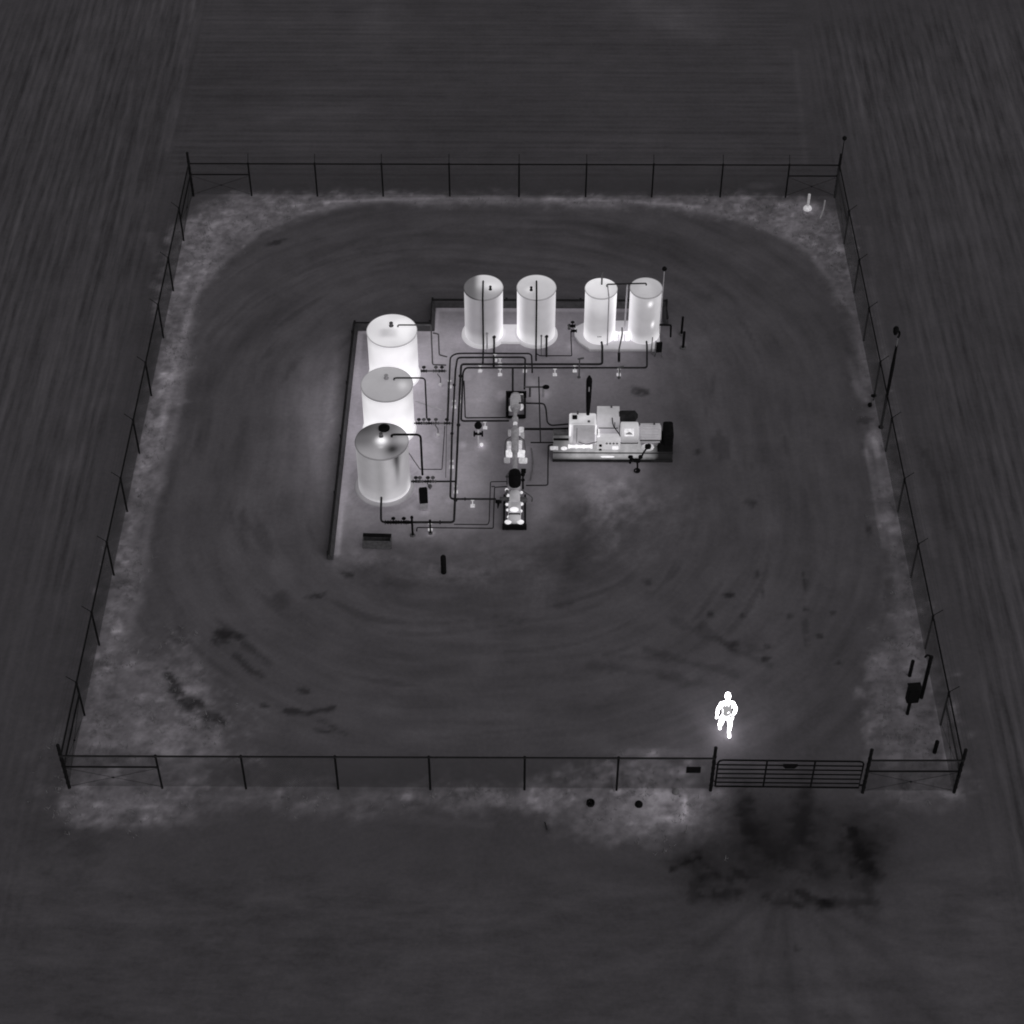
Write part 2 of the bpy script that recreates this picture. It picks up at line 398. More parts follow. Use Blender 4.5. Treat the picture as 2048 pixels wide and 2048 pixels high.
    # bright dry spots, plus painted glow on the soil round the corner marker post
    for (px, py, rx, ry, amt) in ((1233, 1583, 11, 5, 1.6), (1369, 1616, 5, 22, .9), (1360, 1590, 50, 14, .35), (1330, 1620, 70, 45, .30), (1250, 1600, 90, 30, .2), (1300, 1505, 70, 10, .5), (605, 1610, 14, 5, .6), (815, 1595, 12, 6, .7),
                                  (745, 1593, 14, 8, .4), (630, 1603, 8, 5, .6), (300, 1610, 14, 10, .5), (415, 1574, 9, 3, .9), (920, 1578, 12, 3, .8), (955, 1613, 8, 4, .5),
                                  (1614, 416, 26, 18, .9), (235, 1263, 14, 5, .7), (232, 1298, 10, 5, .6), (168, 1437, 9, 5, .6), (1570, 393, 6, 4, 1.2), (1540, 392, 20, 5, .5), (1520, 372, 40, 12, .5),
                                  (1515, 390, 9, 6, .6), (640, 388, 8, 4, .6), (505, 392, 6, 4, .6), (364, 486, 6, 6, .7), (1748, 790, 5, 5, .6),
                                  (1750, 880, 20, 24, .5), (1735, 905, 8, 30, .5), (1715, 780, 12, 25, .3), (1812, 1428, 20, 14, .5), (1803, 1400, 8, 14, .6), (1905, 1588, 22, 8, .5), (1725, 1587, 12, 6, .5),
                                  (861, 1068, 8, 6, .9), (947, 1055, 60, 10, .15), (740, 690, 14, 14, 0)):
        c = at(px, py); sx = rx / 60; sy = ry / 46
        q = np.hypot((X - c.x) / sx, (Y - c.y) / sy)
        A = A * (1 + amt * (1 - sstep(.2, 1.3, q + .9 * (n3 - .5))))
    for pl, w, amt in (([(1730, 900), (1745, 960), (1757, 1030), (1768, 1090)], .07, .55), ([(1700, 720), (1716, 775), (1732, 800)], .12, .45), ([(1738, 870), (1748, 890), (1756, 910)], .12, .6),
                       ([(404, 545), (396, 575), (372, 650), (350, 745), (330, 830), (316, 920)], .12, .35), ([(300, 470), (308, 520)], .15, .35), ([(560, 415), (660, 404), (760, 399), (1000, 396), (1250, 402), (1400, 414)], .08, .5),
                       ([(345, 700), (290, 900), (268, 1000), (240, 1130)], .3, .18), ([(1742, 560), (1790, 790), (1830, 960), (1864, 1110)], .12, .28), ([(1735, 455), (1750, 560)], .10, .3),
                       ([(300, 760), (262, 900), (232, 1010), (200, 1150)], .10, .22), ([(700, 1632), (860, 1640), (980, 1650)], .12, .2),
                       ([(1280, 0), (1345, 40), (1420, 72)], .7, .14), ([(1000, 272), (1250, 280), (1560, 300)], .2, .10), ([(400, 262), (560, 240), (740, 205), (1000, 200)], .3, .10), ([(390, 0), (360, 180), (335, 300)], .10, .22), ([(1590, 100), (1612, 330)], .10, .15), ([(1370, 1600), (1366, 1640)], .07, .6)):
        D = seg_dist(X, Y, [P2(*p) for p in pl])
        A = A * (1 + amt * (1 - sstep(.2, 1.8, D / max(w, .01) + 1.3 * (n3 - .5))) * (.55 + .9 * n2))
    # pale dry tufts scattered through the verge
    tr_ = np.random.default_rng(17)
    k = 0
    while k < 90:
        tx, ty = tr_.uniform(-13, 13), tr_.uniform(-1.4, 27.6)
        gi = grass_mask(np.array([tx]), np.array([ty]))[0]
        if tr_.random() > gi: continue
        k += 1
        sx, sy, am = tr_.uniform(.05, .18), tr_.uniform(.05, .14), tr_.uniform(.25, .8)
        A = A * (1 + am * (1 - sstep(.2, 1.3, np.hypot((X - tx) / sx, (Y - ty) / sy) + .9 * (n4 - .5))))
    # warm soil collars round the supports on the pad, glow painted as paler colour
    for (px, py, r, amt) in ((934, 752, 9, .45), (1162, 752, 9, .35), (1238, 752, 8, .4), (881, 768, 14, .5), (964, 890, 13, .6), (878, 870, 10, .5), (925, 890, 9, .5),
                             (1060, 765, 13, .3), (1072, 790, 24, .35), (1005, 790, 14, .7), (1092, 790, 10, .4), (1146, 700, 14, .3), (1366, 690, 10, .5), (1140, 690, 10, .3),
                             (900, 1000, 9, .5), (850, 1022, 9, .6), (1085, 1020, 20, .25), (1340, 665, 20, .25), (1000, 985, 24, .3), (1060, 900, 12, .2), (1180, 938, 60, .5), (1260, 945, 40, .35), (1280, 930, 30, .3)):
        c = at(px, py); sx = r / 60; sy = r / 46
        q = np.hypot((X - c.x) / sx, (Y - c.y) / sy)
        A = A * (1 + amt * (1 - sstep(.1, 1.4, q + .6 * (n3 - .5))))
    # large tone of the far fields
    for (px, py, rx, ry, amt) in ((430, 250, 130, 160, -.10), (90, 300, 120, 200, -.05), (1350, 40, 110, 50, .22), (1270, 10, 80, 40, .15), (760, 60, 60, 110, .16), (1000, 250, 200, 80, -.06), (1480, 250, 120, 80, -.06),
                                  (1750, 60, 160, 100, -.08), (1900, 250, 100, 120, .05), (150, 900, 60, 250, .03), (480, 120, 60, 120, -.05), (300, 1650, 200, 60, .06), (1900, 1900, 200, 160, .05), (1620, 1960, 90, 120, .06)):
        c = at(px, py); sx = rx / 56; sy = ry / 40
        q = ((X - c.x) / sx) ** 2 + ((Y - c.y) / sy) ** 2
        A = A * (1 + amt * np.exp(-q))
    A = np.clip(A, .012, .7)
    # masks for the shader
    row_l = np.clip(left_strip * (1 - sstep(.0, 1.6, X + 12.6 + .0 * Y)), 0, 1)
    edge_back_l = -12.7 - .13 * np.clip(Y - 24, 0, 60) * .0
    rb = 12.9 - 1.5 * sstep(26, 30, Y)
    w_row = np.maximum(sstep(.2, .9, -X - 12.8), sstep(.0, 1.2, X - rb)) * sstep(-7, -2, Y)
    w_row = w_row * (.15 + 1.5 * sstep(.3, .7, fbm(X * .12, Y * .06, 301)))
    w_row = np.maximum(w_row, .5 * sstep(-8, -4, Y) * sstep(12.2, 13.5, np.abs(X)))
    bx = np.where(X < 0, -12.6, 12.6 + 0 * X)
    w_cross = sstep(-13.5, -12.9, X) * (1 - sstep(-.6, .6, X - rb)) * sstep(27.6, 29, Y)
    w_front = (1 - sstep(-3.4, -1.8, Y + .4 * (n1 - .5)))
    w_front *= 1 - .85 * np.exp(-(((X - 7.5) / 3.2) ** 2 + ((Y + 3.5) / 2.5) ** 2))
    w_ring = np.clip(inside * (1 - g) * (1 - padm), 0, 1) * sstep(.5, 3, Y)
    ring_d = rbox(X, Y, -.6, 14.2, 5.0, 6.2, 3.5)
    th = np.arctan2(Y - 14.0, X + .3)
    me = bpy.data.meshes.new('ground')
    V = np.stack([X.ravel(), Y.ravel(), np.zeros(X.size)], -1)
    # shallow relief: ruts in the lane, humps in the grass margin, furrows in the fields
    dist = np.hypot(X, Y - 13)
    near = 1 - sstep(24, 34, dist)
    V[:, 2] = (near * (.05 * g * (n2 - .3))).ravel().clip(0, .06)
    idx = np.arange(nx * ny).reshape(ny, nx)
    Fq = np.stack([idx[:-1, :-1], idx[:-1, 1:], idx[1:, 1:], idx[1:, :-1]], -1).reshape(-1, 4)
    me.vertices.add(len(V)); me.vertices.foreach_set('co', V.ravel())
    me.loops.add(Fq.size); me.loops.foreach_set('vertex_index', Fq.ravel().astype(np.int32))
    me.polygons.add(len(Fq)); me.polygons.foreach_set('loop_start', (np.arange(len(Fq)) * 4).astype(np.int32))
    me.polygons.foreach_set('use_smooth', np.ones(len(Fq), bool))
    me.update(calc_edges=True)
    def attr(n, a):
        t = me.attributes.new(n, 'FLOAT', 'POINT'); t.data.foreach_set('value', a.ravel().astype(np.float32))
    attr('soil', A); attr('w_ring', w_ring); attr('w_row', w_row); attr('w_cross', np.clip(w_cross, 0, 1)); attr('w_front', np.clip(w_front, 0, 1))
    attr('w_grass', np.maximum.reduce([g, padm * .14, apr * .75]))
    t = me.attributes.new('ring', 'FLOAT_VECTOR', 'POINT')
    t.data.foreach_set('vector', np.stack([ring_d, np.cos(th), np.sin(th)], -1).ravel().astype(np.float32))
    o = bpy.data.objects.new('ground', me); COL.objects.link(o); o['kind'] = 'structure'
    # material
    m = bpy.data.materials.new('soil_and_field'); m.use_nodes = True
    nt = m.node_tree; N = nt.nodes; L = nt.links; b = N['Principled BSDF']
    b.inputs['Roughness'].default_value = .95; b.inputs['Specular IOR Level'].default_value = .05
    def A_(n, out='Fac'):
        x = N.new('ShaderNodeAttribute'); x.attribute_name = n; return x.outputs[out]
    tc = N.new('ShaderNodeTexCoord').outputs['Object']
    def noise(vec, sc, detail=4, rough=.55):
        x = N.new('ShaderNodeTexNoise'); x.inputs['Scale'].default_value = sc; x.inputs['Detail'].default_value = detail
        x.inputs['Roughness'].default_value = rough; L.new(vec, x.inputs['Vector']); return x.outputs['Fac']
    def scaled(vec, s):
        x = N.new('ShaderNodeVectorMath'); x.operation = 'MULTIPLY'; L.new(vec, x.inputs[0]); x.inputs[1].default_value = s; return x.outputs['Vector']
    def ma(op, a, bb, c=None):
        x = N.new('ShaderNodeMath'); x.operation = op
        for i, q in enumerate((a, bb, c)):
            if q is None: continue
            if isinstance(q, (int, float)): x.inputs[i].default_value = q
            else: L.new(q, x.inputs[i])
        return x.outputs['Value']
    def term(w, n, amp):           # w * amp * (n - .5)
        return ma('MULTIPLY', ma('SUBTRACT', n, .5), ma('MULTIPLY', w, amp) if not isinstance(w, (int, float)) else w * amp)
    ringv = A_('ring', 'Vector')
    t_ring = term(A_('w_ring'), noise(scaled(ringv, (2.6, 2.6, 2.6)), 1.0, 5, .6), .48)
    # furrows along y with slight wander; drill rows show as a fine regular ripple
    t_row = term(A_('w_row'), noise(scaled(tc, (2.1, .07, 1)), 1.0, 4, .65), .80)
    rowfine = term(A_('w_row'), noise(scaled(tc, (6, .5, 1)), 1.0, 3, .6), .72)
    t_cross = term(A_('w_cross'), noise(scaled(tc, (.05, 2.3, 1)), 1.0, 4, .65), .72)
    crossfine = term(A_('w_cross'), noise(scaled(tc, (.6, 6, 1)), 1.0, 3, .6), .42)
    t_front = term(A_('w_front'), noise(scaled(tc, (.5, 1.6, 1)), 1.0, 6, .72), 1.15)
    t_gr = term(A_('w_grass'), noise(scaled(tc, (5, 5, 1)), 1.0, 5, .7), 1.1)
    # faint regular rows
    def wave(vec, sc, w, amp):
        x = N.new('ShaderNodeTexWave'); x.wave_type = 'BANDS'; x.bands_direction = 'X'; x.inputs['Scale'].default_value = sc
        x.inputs['Distortion'].default_value = 1.6; x.inputs['Detail'].default_value = 2; x.inputs['Detail Scale'].default_value = .6
        L.new(vec, x.inputs['Vector']); return term(w, x.outputs['Fac'], amp)
    wv1 = wave(scaled(tc, (1, .12, 1)), .95, A_('w_row'), .13)
    cmb = N.new('ShaderNodeVectorRotate'); cmb.rotation_type = 'Z_AXIS'; cmb.inputs['Angle'].default_value = math.pi / 2
    L.new(tc, cmb.inputs['Vector'])
    wv2 = wave(scaled(cmb.outputs['Vector'], (1, .1, 1)), .9, A_('w_cross'), .10)
    t_fine = term(1.0, noise(scaled(tc, (7, 7, 1)), 1.0, 5, .75), .50)
    t_big = term(1.0, noise(scaled(tc, (.9, .9, 1)), 1.0, 5, .65), .42)
    s = t_ring
    for q in (t_row, rowfine, t_cross, crossfine, t_front, t_gr, wv1, wv2, t_fine, t_big): s = ma('ADD', s, q)
    k = ma('MAXIMUM', ma('ADD', s, 1.0), .25)
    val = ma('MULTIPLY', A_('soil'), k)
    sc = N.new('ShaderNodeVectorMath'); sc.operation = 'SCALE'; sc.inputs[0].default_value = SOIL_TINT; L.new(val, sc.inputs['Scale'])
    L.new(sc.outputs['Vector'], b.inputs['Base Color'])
    me.materials.append(m)
    return o
build_ground()

# ------------------------------------------------------------------ grass tufts on the fence margin (uncountable: one object)
def build_grass():
    r = np.random.default_rng(3)
    n = 60000
    x = r.uniform(-13.6, 13.6, n); y = r.uniform(-2.4, 28.2, n)
    g = grass_mask(x, y)
    cl = fbm(x * 1.3, y * 1.3, 91)
    keep = r.random(n) < g * sstep(.38, .66, cl) * .8
    x, y = x[keep], y[keep]; n = len(x)
    k = 4
    X = np.repeat(x, k) + r.normal(0, .035, n * k); Y = np.repeat(y, k) + r.normal(0, .035, n * k)
    a = r.uniform(0, 2 * np.pi, n * k); h = r.uniform(.04, .13, n * k); w = r.uniform(.006, .014, n * k)
    lean = r.uniform(.03, .12, n * k); a2 = r.uniform(0, 2 * np.pi, n * k)
    v = np.zeros((n * k, 3, 3))
    v[:, 0] = np.stack([X - w * np.cos(a), Y - w * np.sin(a), np.zeros_like(X)], -1)
    v[:, 1] = np.stack([X + w * np.cos(a), Y + w * np.sin(a), np.zeros_like(X)], -1)
    v[:, 2] = np.stack([X + lean * np.cos(a2), Y + lean * np.sin(a2), h], -1)
    me = bpy.data.meshes.new('grass'); nv = n * k * 3
    me.vertices.add(nv); me.vertices.foreach_set('co', v.ravel())
    me.loops.add(nv); me.loops.foreach_set('vertex_index', np.arange(nv, dtype=np.int32))
    me.polygons.add(n * k); me.polygons.foreach_set('loop_start', (np.arange(n * k) * 3).astype(np.int32))
    me.update(calc_edges=True); me.materials.append(M_GRASS)
    o = bpy.data.objects.new('grass', me); COL.objects.link(o)
    tag(o, 'short dry grass growing along both sides of the fence line', 'grass', kind='stuff')
build_grass()

# ------------------------------------------------------------------ fence
RAIL, POST = 1.47, 1.49
def post(parent, b, arm, corner=False, h=None):
    m = MB()
    b = Vector(b)
    if corner:
        H = h or 1.93
        m.tube([up(b, 0), up(b, H)], .047, 10)
        m.lathe(up(b, H), [(.052, 0), (.052, .02), (.03, .05)], 10)
        for i in range(6):
            z = .25 + i * .26
            m.lathe(up(b, z), [(.060, -.018), (.060, .018)], 10)
    else:
        m.tube([up(b, 0), up(b, POST)], .031, 8)
        m.lathe(up(b, POST), [(.04, -.05), (.04, .02), (.02, .04)], 8)
        a = Vector(arm)
        m.tube([up(b, POST), up(b, POST + .05) + a * .04, up(b, POST + .26) + a * .25], .011, 6)
    return m.build('post', M_GALV, parent)

def mesh_fabric(parent, a, b, h=RAIL - .02):
    a, b = Vector(a), Vector(b)
    d = (b - a); Ln = d.length; d.normalize()
    nrm = Vector((-d.y, d.x, 0)); off = nrm * .035
    vs, fs = [], []
    s = .075; r = .0036
    def wire(p, q):
        ax = (q - p).normalized(); s1 = nrm; s2 = ax.cross(nrm)
        n = len(vs)
        for c in (p, q):
            for t in (0, 2.094, 4.189):
                vs.append(c + s1 * (r * math.cos(t)) + s2 * (r * math.sin(t)))
        for i in range(3):
            j = (i + 1) % 3; fs.append((n + i, n + j, n + 3 + j, n + 3 + i))
    z0, z1 = .05, h; H = z1 - z0
    t = -H
    while t < Ln:
        for sg in (1, -1):
            # wire from (t,z0) to (t+H,z1), clipped to [0,Ln]
            t0, t1 = max(t, 0), min(t + H, Ln)
            if t1 - t0 < .02: continue
            za, zb = z0 + (t0 - t), z0 + (t1 - t)
            if sg < 0: za, zb = z1 - (t0 - t), z1 - (t1 - t)
            wire(up(a + d * t0, za) + off * (1 + .15 * sg), up(a + d * t1, zb) + off * (1 + .15 * sg))
        t += s
    m = MB(); m.v = [tuple(v) for v in vs]; m.f = fs
    return m.build('chain_link', M_WIRE, parent)

def fence_run(label, corners, posts, arm, brace_first=True, brace_last=True, corner_posts=(True, True), heights=(1.93, 1.93)):
    """corners: end points; posts: intermediate post positions along the run"""
    a, b = Vector(corners[0]), Vector(corners[1]); a.z = b.z = 0
    t = thing('chain_link_fence', (a + b) / 2, label, 'fence', 'chain-link fence runs round the site')
    d = (b - a).normalized()
    if corner_posts[0]: post(t, a, arm, True, heights[0])
    if corner_posts[1]: post(t, b, arm, True, heights[1])
    ps = [a + d * ((Vector((p[0], p[1], 0)) - a).dot(d)) for p in posts]
    for p in ps: post(t, p, arm)
    MB().tube([up(a, RAIL), up(b, RAIL)], .026, 8).build('top_rail', M_GALV, t)
    def brace(p, q):
        MB().tube([up(p, .98), up(q, .98)], .026, 8).build('brace_rail', M_GALV, t)
        w = MB(); w.tube([up(p, .93), up(q, .08)], .006, 5); w.tube([up(p, .08), up(q, .93)], .006, 5)
        w.box(up((p + q) / 2, .5), (.05, .02, .05))
        w.build('truss_rod', M_GALV, t)
    if brace_first: brace(a, ps[0] if ps else b)
    if brace_last and ps: brace(ps[-1], b)
    mesh_fabric(t, a, b)
    for i in range(3):
        k = .09 + .075 * i
        ar = Vector(arm) * k
        pts = []
        nn = max(2, int((b - a).length / 2.3))
        for j in range(nn + 1):
            pts.append(up(a.lerp(b, j / nn), POST + k + (.0 if j % 2 else .008)) + ar)
        MB().tube(pts, .0028, 4).build('barbed_wire', M_WIRE, t)
    return t

FL, FR_, BL, BR = at(139, 1576), at(1908, 1585), at(386.7, 391.8), at(1669.6, 395)
GL, GR = at(1421, 1581), at(1725, 1585)
bp = [(503.6, 391.8), (635.5, 388), (767, 388), (900, 388), (1038, 388), (1171, 388), (1303, 389), (1439.5, 389), (1571, 395)]
fence_run('long back chain-link fence behind the slim tanks, facing the ploughed field', (BL, BR), [at(*p) for p in bp], (0, 1, 0))
lp = [(166.3, 1430.6), (199.3, 1290.5), (228.9, 1150.5), (254.7, 1023), (277.6, 906.7), (301.9, 791.8), (322, 676), (343.9, 582), (364.6, 482)]
fence_run('side chain-link fence beside the three wide tanks, running away from the camera on the left', (FL, BL), [at(*p) for p in lp], (-1, 0, 0), corner_posts=(False, False))
rp = [(1879, 1450), (1850, 1297.7), (1821, 1155), (1796.6, 1024), (1770, 902.7), (1749.8, 790), (1726.9, 681.8), (1709, 586), (1688.4, 487.7)]
fence_run('side chain-link fence with the tall lamp pole standing against it', (FR_, BR), [at(*p) for p in rp], (1, 0, 0), corner_posts=(False, False))
fp = [(325.4, 1573), (493, 1571), (677, 1574), (861, 1576), (1049, 1576), (1233, 1579.5)]
fence_run('long front chain-link fence ending at the gate, with a small black sign', (FL, GL), [at(*p) for p in fp], (0, -1, 0), brace_last=False)
fence_run('short front chain-link panel between the gate and the corner post', (GR, FR_), [], (0, -1, 0))
# ---- gate
def gate():
    a = at(1429.5, 1577.5); b = at(1716, 1580.5)
    a.z = b.z = 0
    d = (b - a).normalized(); Ln = (b - a).length
    t = thing('farm_gate', (a + b) / 2, 'closed tubular metal farm gate of seven bars between two thick posts', 'gate')
    z0, z1 = .12, 1.32; c = .12
    def pt(s, z): return up(a + d * s, z)
    fr = MB()
    loop = [pt(0, z0), pt(0, z1 - c), pt(c * .3, z1 - c * .3), pt(c, z1), pt(Ln - c, z1), pt(Ln - c * .3, z1 - c * .3), pt(Ln, z1 - c), pt(Ln, z0), pt(0, z0)]
    fr.tube(loop, .026, 8)
    fr.build('gate_frame', M_BLACK, t)
    for i in range(5):
        z = z0 + (z1 - z0) * (i + 1) / 6 - .01
        MB().tube([pt(.02, z), pt(Ln - .02, z)], .021, 8).build('rail', M_BLACK, t)
    for s in (.335, .665):
        MB().box(pt(Ln * s, (z0 + z1) / 2), (.045, .03, z1 - z0), math.atan2(d.y, d.x)).build('upright', M_BLACK, t)
    for z in (.35, 1.12):
        MB().tube([pt(0, z), pt(-.11, z)], .018, 6).build('hinge', M_BLACK, t)
    MB().tube([pt(Ln, .24), pt(Ln + .10, .24)], .028, 6).build('latch', M_BLACK, t)
    # plate hung on the gate
    s0 = at(1581, 1535, 1.15)
    ss = (Vector((s0.x, s0.y, 0)) - a).dot(d)
    c0 = pt(ss, 1.12) + Vector((0, -.035, 0))
    m = MB()
    prof = [(-.2, .10), (.2, .10), (.2, .0), (.13, -.10), (-.13, -.10), (-.2, .0)]
    vs = [(c0.x + x, c0.y + dy, c0.z + z) for dy in (-.006, .006) for x, z in prof]
    m.add(vs, [tuple(range(6)), tuple(range(11, 5, -1))] + [(i, i + 6, (i + 1) % 6 + 6, (i + 1) % 6) for i in range(6)])
    tag(m.build('sign', M_BLACK), 'small black plate with cut lower corners hanging on the farm gate', 'sign')
    return t
gate()
# plate on the front fence
c0 = at(1387, 1534, 1.1)
s = MB().box((c0.x, -.05, 1.05), (.40, .008, .28), 0, .003)
s.tube([(c0.x - .15, -.042, 1.15), (c0.x - .15, .04, 1.15)], .006, 5); s.tube([(c0.x + .15, -.042, 1.15), (c0.x + .15, .04, 1.15)], .006, 5)
tag(s.build('sign', M_BLACK), 'dark rectangular plate wired to the front fence just left of the gate post', 'sign')

# ------------------------------------------------------------------ tanks
def smooth(a, b, x):
    t = max(0, min(1, (x - a) / (b - a))); return t * t * (3 - 2 * t)
def tank(label, c, R, H, shell_heat, roof_heat, ring=0.0, ring_h=.08, ring_heat=.3, roof_dark=None, shell_dark=None, group=None):
    t = thing('storage_tank', (c.x, c.y, 0), label, 'tank', group)
    z0 = ring_h
    m = MB(); seg = 72; nz = 28
    prof = [(R, z0 + (H - z0) * i / nz) for i in range(nz + 1)]
    m.lathe((c.x, c.y, 0), prof, seg)
    def hs(x, y, z):
        th = math.atan2(x - c.x, -(y - c.y))         # 0 faces the camera side, + to the right
        return max(0, shell_heat(th, (z - z0) / (H - z0)))
    m.build('shell', M_HOT, t, hs, dark=(lambda x, y, z: shell_dark(math.atan2(x - c.x, -(y - c.y)), (z - z0) / (H - z0))) if shell_dark else None)
    m = MB()
    prof = [(R + .012, H - .035), (R + .018, H - .01), (R + .012, H + .008)]
    prof += [(R * k, H + .008 + .11 * R * (1 - k)) for k in (.97, .9, .8, .7, .6, .5, .4, .3, .2, .1, .02)]
    m.lathe((c.x, c.y, 0), prof, seg)
    def rh(x, y, z):
        q_ = math.hypot(x - c.x, y - c.y) / R
        return max(0, roof_heat((x - c.x) / R, (y - c.y) / R)) * (.45 if q_ > 1.005 else 1)
    def rd(x, y, z):
        q_ = math.hypot(x - c.x, y - c.y) / R
        return min(.9, (.35 if q_ > 1.005 else 0) + (roof_dark((x - c.x) / R, (y - c.y) / R) if roof_dark else 0))
    m.build('roof', M_HOT, t, rh, sharp=60, dark=rd)
    if ring > 0:
        m = MB().lathe((c.x, c.y, 0), [(ring, 0.0), (ring - .01, ring_h - .03), (ring - .04, ring_h - .004), (R * .98, ring_h - .004)], 64)
        m.build('base_ring', M_HOT, t, lambda x, y, z: ring_heat, sharp=60)
    return t

def vent(t, x, y, z, r=.045, mt=None):
    m = MB().lathe((x, y, z), [(r * 1.6, 0), (r * 1.6, .02), (r, .02), (r, .10), (r * 1.3, .10), (r * 1.3, .14)], 12)
    return m.build('vent', mt or M_DARKS, t)

W = 'wide tanks in the left row'
S = 'medium tanks at the back'
N_ = 'slim tanks at the back'
T1, T2, T3 = at(783.6, 660.7, 1.96), at(773.6, 768, 1.96), at(763.4, 882, 1.96)
RW, HW = .828, 1.95
def roof1(x, y):
    k = math.exp(-((x + .1) / .38) ** 4 - ((y + .22) / .26) ** 4)
    return .52 + .10 * math.sin(3 * x + 1) * math.cos(2.5 * y) - .26 * k - .12 * smooth(.55, .95, x) * smooth(.3, -.2, y) + .15 * smooth(.9, .2, math.hypot(x - .6, y - .05))
tk1 = tank('white-hot wide tank at the far end of the left row, its white roof smudged grey', T1, RW, HW,
           lambda th, z: .68 - .22 * smooth(.5, 1.4, abs(th)) + .25 * smooth(.6, .2, z) - .14 * smooth(.8, 1, z), roof1, .89, .07, .55, group=W)
vent(tk1, T1.x - .02, T1.y + .12, HW + .1, .05)
tk2 = tank('middle wide tank of the left row, plain grey roof over white-hot sides', T2, RW, HW,
           lambda th, z: .70 - .24 * smooth(.5, 1.4, abs(th)) + .25 * smooth(.7, .2, z) - .14 * smooth(.8, 1, z),
           lambda x, y: .155 + .03 * y + .22 * math.exp(-((x - .62) / .2) ** 2 - ((y + .12) / .26) ** 2), .89, .07, .55, group=W)
vent(tk2, T2.x - .02, T2.y + .17, HW + .1, .05, M_MID)
def shell3(th, z):
    k = math.exp(-((th - .62) / .13) ** 2) * smooth(.1, .75, z) + .6 * math.exp(-((th - .52) / .22) ** 2) * smooth(.7, 1, z)
    return max(0, .17 + .05 * math.sin(th * 3.1 + .6) + .12 * smooth(.35, .0, z) + .30 * smooth(.07, .01, z) * smooth(-1.2, .9, th) + .22 * math.exp(-((th - 1.3) / .25) ** 2) * smooth(.45, .0, z) - .15 * k - .06 * math.exp(-(th / .2) ** 2))
tk3 = tank('dull grey wide tank nearest the camera in the left row, with a dark hatch', T3, RW, HW, shell3,
           lambda x, y: .0 + .10 * smooth(0, -.9, y) * smooth(.5, -.1, x) + .16 * smooth(.3, .9, x) * smooth(-.35, .05, y) + 1.0 * math.exp(-((x - .0) / .19) ** 2 - ((y + .06) / .20) ** 2) + .25 * math.exp(-((x) / .13) ** 2 - ((y + .42) / .04) ** 2), .96, .05, .02,
           roof_dark=lambda x, y: .92 * math.exp(-(((x - .42) * .8 + (y + .48) * .6) / .30) ** 2 - (((x - .42) * .6 - (y + .48) * .8) / .24) ** 2) + .42 * smooth(.2, -.8, x) * smooth(-.8, .1, y) + .35 * smooth(.1, .8, y),
           shell_dark=lambda th, z: .85 * math.exp(-((th - .66) / (.10 + .10 * smooth(.6, 1, z))) ** 2) * smooth(.25, .95, z) + .25 * math.exp(-((th + .05) / .2) ** 2), group=W)
vent(tk3, T3.x - .02, T3.y + .12, HW + .09, .045)
# hatch on the third tank
m = MB(); hc = Vector((T3.x + .05, T3.y + .52, HW + .04))
m.lathe(hc, [(.17, 0), (.18, .02), (.18, .06), (.16, .08), (.05, .10)], 24)
h3 = m.build('hatch', M_BLACK, tk3)
m = MB(); m.tube([hc + Vector((-.1, 0, .11)), hc + Vector((-.05, 0, .16)), hc + Vector((.05, 0, .16)), hc + Vector((.1, 0, .11))], .012, 6)
m.build('handle', M_BLACK, h3)
# --- medium pair
T4, T5 = at(966.8, 575, 2.09), at(1073, 575, 2.09)
RS, HS = .66, 2.09
def shell_pair(side, cool, deep):
    # heat reflected from the neighbour painted as bright flanks round a dimmer front
    def f(th, z):
        e = smooth(.5, 1.25, abs(th)) * (.24 + .20 * (th * side > 0))
        col = cool + e + .17 * smooth(.30, .05, z)
        col += .10 * (th * side > 0) * smooth(.6, .1, z)
        return col
    return f
tk4 = tank('left one of the two medium tanks at the back, roof half dark half pale', T4, RS, HS, shell_pair(1, .05, 0),
           lambda x, y: .07 + .30 * smooth(-.55, -.1, x) * smooth(-.5, .2, y) + .26 * math.exp(-((x - .45) / .4) ** 2 - ((y + .1) / .4) ** 2) - .06 * smooth(-.1, -.7, x), .78, .10, .30, roof_dark=lambda x, y: .5 * smooth(-.05, -.5, x), group=S)
tk5 = tank('right one of the two medium tanks at the back, evenly pale grey roof', T5, RS, HS, shell_pair(-1, .17, 0),
           lambda x, y: .30 + .06 * y + .25 * math.exp(-((x + .35) / .2) ** 2 - ((y + .25) / .2) ** 2), .76, .10, .22, group=S)
vent(tk4, T4.x + .24, T4.y - .18, HS + .06, .035, M_BLACK)
vent(tk5, T5.x - .18, T5.y - .22, HS + .06, .035, M_BLACK)
# --- slim pair
T6, T7 = at(1202.4, 577, 2.14), at(1292.5, 576, 2.14)
RN, HN = .54, 2.14
def shell6(th, z):
    return .30 + .22 * smooth(.5, 1.3, abs(th)) + .14 * smooth(.55, .95, z) + .24 * smooth(.3, .05, z) + .22 * (th > 0) * smooth(.55, 1.1, th) - .06 * math.exp(-((z - .45) / .2) ** 2)
def shell7(th, z):
    v = .18 + .34 * smooth(.25, 1.3, -th) + .14 * smooth(.3, .95, th) + .20 * smooth(.22, .04, z) + .06 * smooth(.6, 1, z)
    v += .8 * math.exp(-((th - .25) / .14) ** 2 - ((z - .86) / .05) ** 2) + .8 * math.exp(-((th - .50) / .10) ** 2 - ((z - .40) / .06) ** 2)
    return v
tk6 = tank('left one of the two slim tanks, near-white roof with a vent pipe standing up', T6, RN, HN, shell6,
           lambda x, y: .52 + .12 * y - .1 * smooth(.4, 1, x), .57, .12, .45, group=N_)
